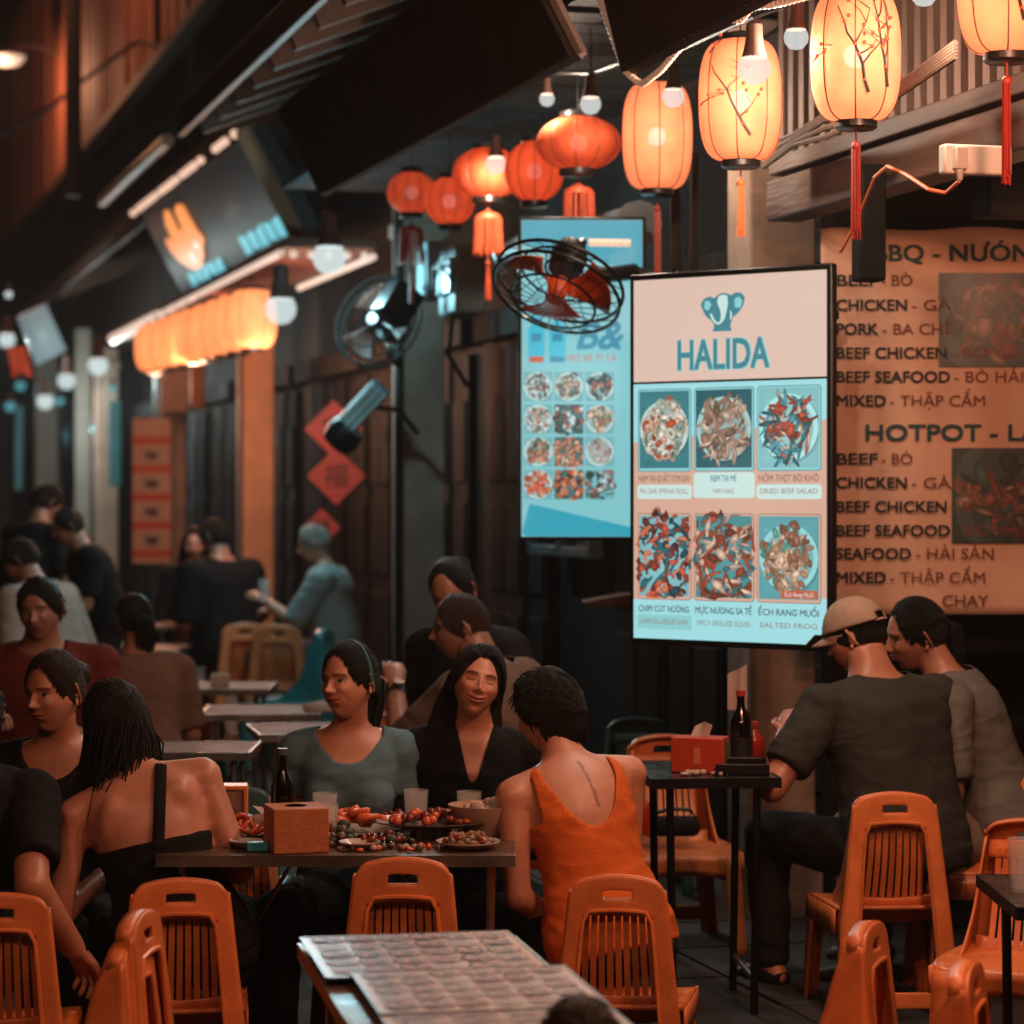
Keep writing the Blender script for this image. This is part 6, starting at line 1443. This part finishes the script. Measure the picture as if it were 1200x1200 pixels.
# child in front, only the crown of the head reaches the picture
person('child with dark tousled hair in front of the menu table', (.085, 3.95), -10, .19, lean=10, head=(10, 12, 0), tone=T2, hair='crop', hm=hair_brown, top='tee', top_m=cloth('brown child shirt', '#4a2a20'), pants=darkpants, sc=.78, detail=False, bust=False)
stool('low stool under the child', .095, 3.95, 0, .18)
run_jobs()
# the tattoo lies on the skin: drop its strokes onto the body surface
tt, root = TAT
body = [c for c in root.children if c.name.startswith('body')][0]
from mathutils.bvhtree import BVHTree
bv = BVHTree.FromPolygons([v.co[:] for v in body.data.vertices], [tuple(p_.vertices) for p_ in body.data.polygons])
nv_ = []
for v in tt.v:
    h_ = bv.find_nearest(Vector(v)); q = h_[0] + h_[1] * .0006; nv_.append(tuple(q + (Vector(v) - q) * .015))
tt.v = nv_; obj('tattoo', tt, mat('tattoo ink', '#2a1d1c', .6), root)
# ------------------------------------------------------------------ things on the tables
Z = TZ + .001
kraft = mat('kraft weave card', '#b06a42', .7, var=.1)
def tumbler(label, x, y, fill=None):
    t = thing('beer_glass', label, 'glass', (x, y, Z), 0, 'glasses on the seafood table'); b = MB(); b.lathe([(.0001, 0), (.026, 0), (.031, .05), (.034, .10), (.0355, .10), (.032, .05), (.028, -.0), (.0001, .004)], 20); obj('glass', b, glass_clear, t)
    if fill: b = MB(); b.lathe([(.0001, .006), (.025, .006), (.030, .06), (.0001, .062)], 18); obj('drink', b, fill, t)
beer = mat('amber beer', '#b0662a', .1)
tumbler('half full beer glass before the teal T-shirt woman', -.52, 7.12, beer); tumbler('beer glass before the laughing woman', -.12, 7.16, beer); tumbler('empty glass between the two facing women', -.27, 7.20); tumbler('beer glass behind the kraft tissue box', -.50, 6.86, beer)
def weave_mat():
    m = mat('woven kraft box', '#b5673f', .7); n, l = nt(m); p = n['Principled BSDF']
    tc = n.new('ShaderNodeTexCoord'); b = n.new('ShaderNodeTexBrick'); b.inputs['Scale'].default_value = 60; b.inputs['Mortar Size'].default_value = .03; b.inputs['Color1'].default_value = (*hexc('#c47a4e'), 1); b.inputs['Color2'].default_value = (*hexc('#a8603a'), 1); b.inputs['Mortar'].default_value = (*hexc('#98552f'), 1)
    sp_ = n.new('ShaderNodeSeparateXYZ'); l.new(tc.outputs['Object'], sp_.inputs[0]); ad_ = n.new('ShaderNodeMath'); l.new(sp_.outputs[0], ad_.inputs[0]); l.new(sp_.outputs[1], ad_.inputs[1]); cb_ = n.new('ShaderNodeCombineXYZ'); l.new(ad_.outputs[0], cb_.inputs[0]); l.new(sp_.outputs[2], cb_.inputs[1]); l.new(cb_.outputs[0], b.inputs[0]); l.new(b.outputs[0], p.inputs['Base Color']); return m
t = thing('tissue_box', 'square kraft tissue box with woven print and round hole', 'tissue box', (-.565, 6.70, Z), R(16))
bb = .073
b = MB(); b.box((0, 0, .058), (2 * bb, 2 * bb, .116)); obj('box', b, weave_mat(), t, bevel=.003)
b = MB(); b.lathe([(.0001, .1172), (.028, .1172)], 20); obj('opening', b, mat('painted hole shade', '#2a1a14', .8), t)  # flat dark disc stands for the shade inside the hole
white_cer = mat('white ceramic', '#b8a89c', .25, coat=.3); steel_pl = mat('thin steel tray', '#8a8580', .3, metal=.8, var=.1)
def plate(label, x, y, r, z=Z, m=None, h=.018, group='plates on the seafood table'):
    t = thing('plate', label, 'plate', (x, y, z), 0, group); b = MB(); b.lathe([(.0001, .002), (r * .6, .002), (r * .72, .006), (r, h), (r * 1.0, h + .003), (r * .7, .010), (r * .58, .006), (.0001, .006)], 28); obj('dish', b, m or white_cer, t); return t
def heap(name, label, cat, x, y, z, n, rx, ry, hz, sz, m, seed=0, shape='lump', group=None):
    r_ = random.Random(seed); t = thing(name, label, cat, (x, y, z), 0, group)
    ms = m if isinstance(m, (list, tuple)) else [m]
    for mi, mm in enumerate(ms):
        b = MB()
        for k in range(mi, n, len(ms)):
            a, q = r_.uniform(0, 2 * pi), math.sqrt(r_.random()); c = Vector((rx * q * cos(a), ry * q * sin(a), hz * (1 - q * q) * r_.uniform(.2, 1) + sz * .4))
            if shape == 'prawn':                # curled tail with tapering rings
                th, ph = r_.uniform(0, 2 * pi), r_.uniform(-.5, .5); R3 = Matrix.Rotation(th, 3, 'Z') @ Matrix.Rotation(ph, 3, 'X'); n_ = 9
                b.tube([c + R3 @ Vector((sz * (cos(u) - .3), sz * sin(u), .1 * sz)) for u in np.linspace(0, 3.6, n_)], [sz * (.12 + .36 * (1 - i / n_) * (1 if i % 2 else .88)) for i in range(n_)], 8)
            elif shape == 'leg':
                th = r_.uniform(0, 2 * pi); p1 = c + Vector((sz * cos(th), sz * sin(th), sz * .5)); p2 = p1 + Vector((sz * 1.1 * cos(th + .7), sz * 1.1 * sin(th + .7), -sz * .6))
                b.tube([c, p1, p1 + (p2 - p1) * .15, p2], [sz * .22, sz * .17, sz * .2, sz * .06], 7)
            elif shape == 'leaf':
                th = r_.uniform(0, 2 * pi); e = r_.uniform(.3, 1.1); d = Vector((cos(th) * cos(e), sin(th) * cos(e), sin(e))); s_ = d.cross(Vector((0, 0, 1))).normalized() * sz * .35
                b.add([c, c + d * sz * .5 + s_, c + d * sz + Vector((0, 0, -sz * .2)), c + d * sz * .5 - s_], [(0, 1, 2, 3)])
            else:
                b.ball(c, (sz * r_.uniform(.5, 1), sz * r_.uniform(.5, 1), sz * r_.uniform(.4, .8)), 8, 6, None)
        if b.v: obj('piece_heap', b, mm, t, angle=180)['kind'] = 'stuff'
    return t
crab = mat('cooked crab shell', '#c2502c', .35, var=.3, vscale=30, bump=.3, bscale=120); prawn_m = mat('cooked prawn', '#d06034', .35, var=.3, vscale=40); sauce = mat('red-brown glaze', '#7a2a16', .25, var=.4, vscale=40); herb = mat('dark herb leaves', '#2f3a20', .6, var=.4); shellm = mat('grey-brown clam shells', '#6a5648', .4, var=.5, vscale=40, bump=.4); napkin = mat('crumpled white napkin', '#b39a8c', .8, var=.1); rice = mat('pale crumbs', '#8f6a48', .8, var=.4, vscale=50, bump=.6)
plate('plate under the red crab pile', -.76, 6.92, .11)
heap('crab_pile', 'pile of red crab claws and legs at the table end', 'crab', -.76, 6.88, Z + .012, 26, .10, .09, .03, .035, crab, 3, 'leg')
heap('napkin_pile', 'crumpled pale napkins beside the crab pile', 'napkin', -.64, 7.05, Z, 16, .08, .06, .05, .028, napkin, 5, 'lump')
b = MB()
for k in range(14):
    r_ = random.Random(k); c = Vector((r_.uniform(-.06, .06), r_.uniform(-.04, .04), .02 + .035 * r_.random())); d = Vector((r_.uniform(-1, 1), r_.uniform(-1, 1), r_.uniform(.1, .8))).normalized() * .04; s_ = Vector((r_.uniform(-1, 1), r_.uniform(-1, 1), r_.uniform(-.2, .6))).normalized() * .03
    b.add([c - d - s_, c + d - s_ * .6, c + d + s_, c - d * .7 + s_ * 1.1], [(0, 1, 2, 3)])
tag(obj('folded_napkin', b, napkin, loc=(-.63, 7.02, Z)), 'torn folded napkins standing between crab pile and bottle', 'napkin')
t = thing('napkin_holder', 'orange and clear plastic napkin holder by the bare-backed woman', 'napkin holder', (-.80, 7.12, Z), .1)
b = MB(); b.box((0, 0, .118), (.13, .08, .012)); b.box((.06, 0, .06), (.012, .08, .12)); b.box((-.06, 0, .06), (.012, .08, .12)); b.box((0, 0, .005), (.13, .08, .01)); obj('frame', b, orange_pl, t, bevel=.003)
b = MB(); b.box((0, 0, .06), (.105, .06, .095)); obj('clear_pack', b, mat('clear wrapped napkins', '#8a6a5c', .15, var=.4, vscale=30), t)
b = MB(); b.box((0, 0, .012), (.055, .03, .024)); tag(obj('lighter_box', b, mat('turquoise card box', '#3f9fae', .4), bevel=.003, loc=(-.665, 6.68, Z), rot=(0, 0, .2)), 'small turquoise box at the table edge', 'box')
def bottle(label, x, y, z, r, h, m, capm, group='sauce bottles', lab=None):
    t = thing('bottle', label, 'bottle', (x, y, z), 0, group); b = MB()
    b.lathe([(.0001, 0), (r * .9, 0), (r, .006), (r, h * .55), (r * .92, h * .62), (r * .45, h * .76), (r * .36, h * .82), (r * .36, h * .95)], 18); obj('glass', b, m, t)
    b = MB(); b.lathe([(r * .42, h * .93), (r * .44, h), (.0001, h)], 14); obj('cap', b, capm, t)
    if lab: b = MB(); b.lathe([(r * 1.02, h * .14), (r * 1.02, h * .42)], 18); obj('label', b, lab, t)
    return t
soy = mat('dark soy glass', '#0f0908', .08, spec=.8); green_b = mat('green bottle glass', '#10231a', .08, spec=.8); chili = mat('chilli sauce', '#8f2313', .2)
redcap = mat('red bottle cap', '#b33a22', .4)
bottle('tall dark beer bottle between napkins and kraft tissue box', -.615, 6.86, Z, .032, .25, soy, metal_grey)
bottle('short chilli bottle beside the bare-backed woman', -.885, 7.22, Z, .026, .17, chili, redcap)
bottle('second chilli bottle just behind the first', -.86, 7.30, Z, .026, .16, chili, white_plastic)
# middle dishes
plate('small saucer of dipping salt by the crab pile', -.70, 6.74, .045); plate('plate of lemon and herbs behind the kraft tissue box', -.60, 7.14, .08); heap('herb_pile', 'green herb leaves on the plate behind the tissue box', 'herbs', -.60, 7.14, Z + .012, 46, .06, .055, .03, .04, [herb, mat('bright herb', '#4f6a2c', .5)], 31, 'leaf')
heap('shell_scraps', 'scattered shells and bones on the table between plates', 'scraps', -.30, 6.70, Z, 34, .16, .05, .006, .012, [shellm, napkin, prawn_m], 33)
plate('plate of grilled skewers at the far right of the table', -.06, 7.17, .085); heap('skewer_pile', 'brown grilled skewers on the far right plate', 'skewers', -.06, 7.17, Z + .014, 14, .06, .05, .02, .03, [sauce, rice], 35, 'leg')
plate('oval plate of prawns before the teal T-shirt woman', -.42, 6.98, .12)
heap('prawn_pile', 'bright orange prawns heaped over pale noodles', 'prawns', -.43, 6.98, Z + .012, 18, .075, .07, .055, .028, prawn_m, 7, 'prawn')
heap('clam_pile', 'heap of grey-brown clams in front of the prawns', 'clams', -.465, 6.82, Z, 46, .06, .07, .05, .019, [shellm, herb], 9, 'lump')
plate('empty pale saucer in front of the clams', -.40, 6.72, .055)
heap('glazed_pile', 'dark glazed morsels with herbs on the table', 'food', -.345, 6.80, Z, 40, .08, .07, .03, .016, [sauce, herb, soy], 10, 'lump')
t = thing('platter', 'wide metal platter in front of the laughing woman', 'plate', (-.22, 6.97, Z + .03)); b = MB(); b.lathe([(.0001, 0), (.11, 0), (.165, .012), (.165, .016), (.11, .006), (.0001, .006)], 32, Matrix.Scale(.8, 4, (0, 1, 0))); b.lathe([(.06, -.03), (.05, 0)], 20); obj('dish', b, steel_pl, t)
heap('grilled_pile', 'red-brown grilled pieces spread on the metal platter', 'food', -.22, 6.97, Z + .038, 50, .125, .085, .022, .019, [sauce, prawn_m, sauce], 12, 'lump')
t = thing('serving_bowl', 'pale bowl by the elbow of the orange tank top woman', 'bowl', (-.075, 6.99, Z)); b = MB(); b.lathe([(.0001, 0), (.05, 0), (.085, .05), (.10, .085), (.095, .085), (.08, .05), (.0001, .01)], 28); obj('dish', b, mat('cream melamine', '#b39480', .35), t)
heap('rice_pile', 'pale heap of food in the cream bowl', 'food', -.075, 6.99, Z + .05, 22, .07, .06, .035, .025, napkin, 14)
plate('plate of scraps at the right front of the table', -.115, 6.73, .085, group='plates on the seafood table'); heap('scrap_pile', 'brown scraps and shells on the front plate', 'food', -.115, 6.73, Z + .01, 40, .065, .07, .025, .016, [sauce, shellm, rice], 15)
plate('dark red serving dish behind the prawns', -.33, 7.18, .09, m=mat('dark red dish', '#5a1a14', .3)); heap('red_salad', 'dark red salad in the dish behind the prawns', 'food', -.33, 7.18, Z + .012, 26, .06, .05, .02, .018, sauce, 16)
b = MB()
for k in range(2): b.tube([(-.1 + .01 * k, .02 * k, .004), (.1, .05 + .012 * k, .006)], .0028, 6)
tag(obj('chopsticks', b, mat('dark chopsticks', '#2c1610', .4), loc=(-.36, 6.70, Z), rot=(0, 0, .5)), 'pair of dark chopsticks leaning on the saucer', 'chopsticks')
# things on the tissue table
zz = P1 + TZ + .001
t = thing('tissue_box', 'red paper tissue box with a tissue sticking out', 'tissue box', (.565, 7.68, zz), R(-16)); b = MB(); b.box((0, 0, .052), (.16, .1, .104)); obj('box', b, mat('red tissue carton', '#b23318', .5, var=.1), t, bevel=.003)
b = MB(); b.box((.0815, 0, .05), (.003, .092, .09)); obj('pale_end', b, mat('printed carton end', '#7a5a44', .6, var=.5, vscale=30), t); b = MB(); b.box((.0, -.0508, .05), (.02, .002, .05)); obj('print_mark', b, mat('orange print', '#c46a3a', .6), t)
b = MB(); b.grid(lambda u, v: (-.03 + .055 * u + .012 * v, .012 * sin(u * 6) * v + .01 * (v - .5), .1 + .05 * v * (1 - .5 * abs(u - .6))), 10, 6); obj('tissue', b, napkin, t)
bottle('tall dark soy bottle on the tissue table', .69, 7.72, zz, .033, .24, soy, redcap, lab=mat('black label', '#17100e', .5))
bottle('soy bottle with pale paper twisted on its neck', .71, 7.86, zz, .03, .22, soy, white_plastic); b = MB(); b.grid(lambda u, v: (-.03 + .06 * u, .01 * sin(u * 7), .0 + .11 * v + .03 * u * v), 6, 6); tag(obj('paper_twist', b, napkin, loc=(.69, 7.84, zz + .17)), 'pale paper stuck behind the soy bottles', 'napkin')
bottle('squat red sauce bottle beside the dark soy bottles', .745, 7.90, zz, .035, .13, chili, redcap)
t = thing('sauce_tray', 'low dark sauce tray in front of the soy bottles', 'tray', (.68, 7.60, zz)); b = MB(); b.box((0, 0, .008), (.16, .1, .016)); b.box((0, .05, .025), (.16, .006, .04)); b.box((0, -.05, .02), (.16, .006, .03)); obj('tray', b, metal_dark, t, bevel=.003)
heap('wrapper_scraps', 'small pale wrappers on the dark tissue table', 'scraps', .57, 7.57, zz, 12, .08, .03, .004, .014, napkin, 22)
# red can and cable beside the tank top
t = thing('drink_can', 'slim red can on the empty orange chair by the handbag', 'can', (.452, 8.66, P1 + .40)); b = MB(); b.lathe([(.0001, 0), (.02, 0), (.026, .008), (.026, .10), (.021, .112), (.0001, .112)], 18); obj('can', b, mat('red can print', '#b02c16', .3), t)
t = thing('handbag', 'small dark handbag with curved black handle on the empty orange chair', 'bag', (.535, 8.70, P1 + .395)); b = MB(); b.box((0, 0, .03), (.2, .12, .06)); obj('bag_body', b, blackc, t, bevel=.02); b = MB(); b.tube([(-.06, 0, .07), (.0, -.01, .09), (.07, 0, .085), (.09, 0, .06), (.04, .01, .03)], .007, 8); obj('handle', b, rubber, t)
# glass cup on the right table
t = thing('glass_cup', 'clear glass cup at the corner of the small right table', 'cup', (1.205, 6.0, TZ + .001)); b = MB(); b.lathe([(.0001, 0), (.034, 0), (.040, .05), (.043, .12), (.0445, .122), (.041, .12), (.037, .05), (.03, .008), (.0001, .008)], 24); obj('glass', b, glass_clear, t)
# laminated menus
lam = mat('laminated paper', '#b08e7a', .32, var=.12, spec=.3, vscale=6); 
def menu(label, cx, cy, w_, d_, z, rot, nx, ny, seed, rows=True):
    t = thing('laminated_menu', label, 'menu', (cx, cy, z), R(rot), 'laminated menus on the low table'); b = MB(); b.box((0, 0, 0), (w_, d_, .002)); obj('sheet', b, lam, t)
    rim_ = MB()
    for s in (-1, 1): rim_.box((s * w_ / 2, 0, .0008), (.004, d_, .003)); rim_.box((0, s * d_ / 2, .0008), (w_, .004, .003))
    obj('edge', rim_, mat('clear laminate edge', '#5f6c6c', .3), t)
    r_ = random.Random(seed)
    for j in range(ny):
        for i in range(nx):
            cw, ch = (w_ - .03) / nx, (d_ - .03) / ny; x0 = -w_ / 2 + .015 + i * cw; y0 = -d_ / 2 + .015 + j * ch
            if rows or j >= ny // 2:
                k = r_.randrange(5)
                place_picture(picture_mesh('menu%d' % k, ['#3a2a22', '#6a4a3a', '#8a7a70', '#2f3634', '#54382c'][k], [None, None, '#a88c7c', None, None][k], [['#8a4228', '#c06a40', '#5a2c1e', '#d09070'], ['#a8502c', '#7a3a26', '#d08058', '#4a5a3a'], ['#4a3028', '#b0603c', '#8a8078', '#c88a68'], ['#c87a50', '#a04a2c', '#6a7050', '#e0a884'], ['#8a4a34', '#3a2820', '#c0805c', '#a85a3c']][k], 300 + k, [['prawn', 'slice'], ['slice', 'leaf'], ['ring', 'slice'], ['stick', 'slice'], ['slice', 'stick']][k], print_mat('dish print', 0), n=44, rad=.44, size=.12), t, x0 + .005, y0 + .018, cw - .008, ch - .020, .0022, True)
                b = MB()
                for q in range(1): b.box((x0 + cw * .4, y0 + .007, .0022), (cw * .5, .0025, .0006))
                obj('caption_lines', b, mat('menu print ink', '#43261c', .4), t)
            else:
                b = MB()
                for q in range(4): b.box((x0 + cw * (.25 + .15 * r_.random()), y0 + ch * (.15 + .2 * q), .0022), (cw * r_.uniform(.4, .85), ch * .08, .0006))
                obj('text_lines', b, mat('menu print ink', '#43261c', .4), t)
    return t
zt = TZ + .0035
u_ = Vector((-sin(R(11)), cos(R(11)))); 
def mt(a, d): 
    q = Vector((-.085, 4.72)) + Vector((cos(R(11)), sin(R(11)))) * a + u_ * d; return q.x, q.y
menu('laminated photo menu covering the far end of the low table', *mt(-.01, .46), .44, .46, zt, 11, 6, 5, 1)
menu('laminated photo menu in the middle of the low table', *mt(.03, .06), .42, .40, zt + .003, 11, 6, 5, 2)
menu('laminated price list at the near end of the low table', *mt(.03, -.32), .42, .38, zt, 11, 4, 6, 3, rows=False)
b = MB(); b.box((0, 0, .03), (.09, .05, .06)); tag(obj('napkin_stand', b, napkin, bevel=.004, loc=(-1.42, 12.45, TZ + .0)), 'white paper napkin stand on the table beside the turquoise chair', 'napkin holder')
b = MB(); b.add([(-.06, 0, 0), (.07, .02, .0), (.02, .05, .05), (-.07, .03, .03)], [(0, 1, 2, 3)]); q = tag(obj('folded_napkin', b, napkin, loc=(-.83, 10.95, TZ + .001)), 'folded pale napkin on the table behind the teal T-shirt woman', 'napkin'); md = q.modifiers.new('s', 'SOLIDIFY'); md.thickness = .006
t = thing('drinking_glass', 'tall glass in the hand of the elderly man', 'glass', (-1.50, 15.50, 1.0)); b = MB(); b.lathe([(.0001, 0), (.03, 0), (.04, .14), (.036, .14), (.027, .01), (.0001, .01)], 16); obj('glass', b, glass_clear, t)
finish_texts()
# only the lamps proper are sampled as lights; faint self-lit prints and silks are left to ordinary bounces
for m in bpy.data.materials:
    if m.use_nodes and not m.name.startswith(('lit led', 'lit bulb', 'lit cool', 'glowing')):
        m.cycles.emission_sampling = 'NONE'

# thin haze added for the soft glow round the lamps
hz = MB(); hz.box((0, 0, 0), (90, 112, 13))
me = bpy.data.meshes.new('haze'); me.from_pydata(hz.v, [], hz.f); q = link('haze', me, None, (-10, 46, 5.4)); tag(q, kind='stuff')
m = bpy.data.materials.new('lamp glow haze'); m.use_nodes = True; n, l = nt(m); n.clear()
v = n.new('ShaderNodeVolumePrincipled'); v.inputs['Color'].default_value = (.8, .86, .88, 1); v.inputs['Density'].default_value = .0010; v.inputs['Anisotropy'].default_value = .3
o = n.new('ShaderNodeOutputMaterial'); l.new(v.outputs[0], o.inputs['Volume']); me.materials.append(m)
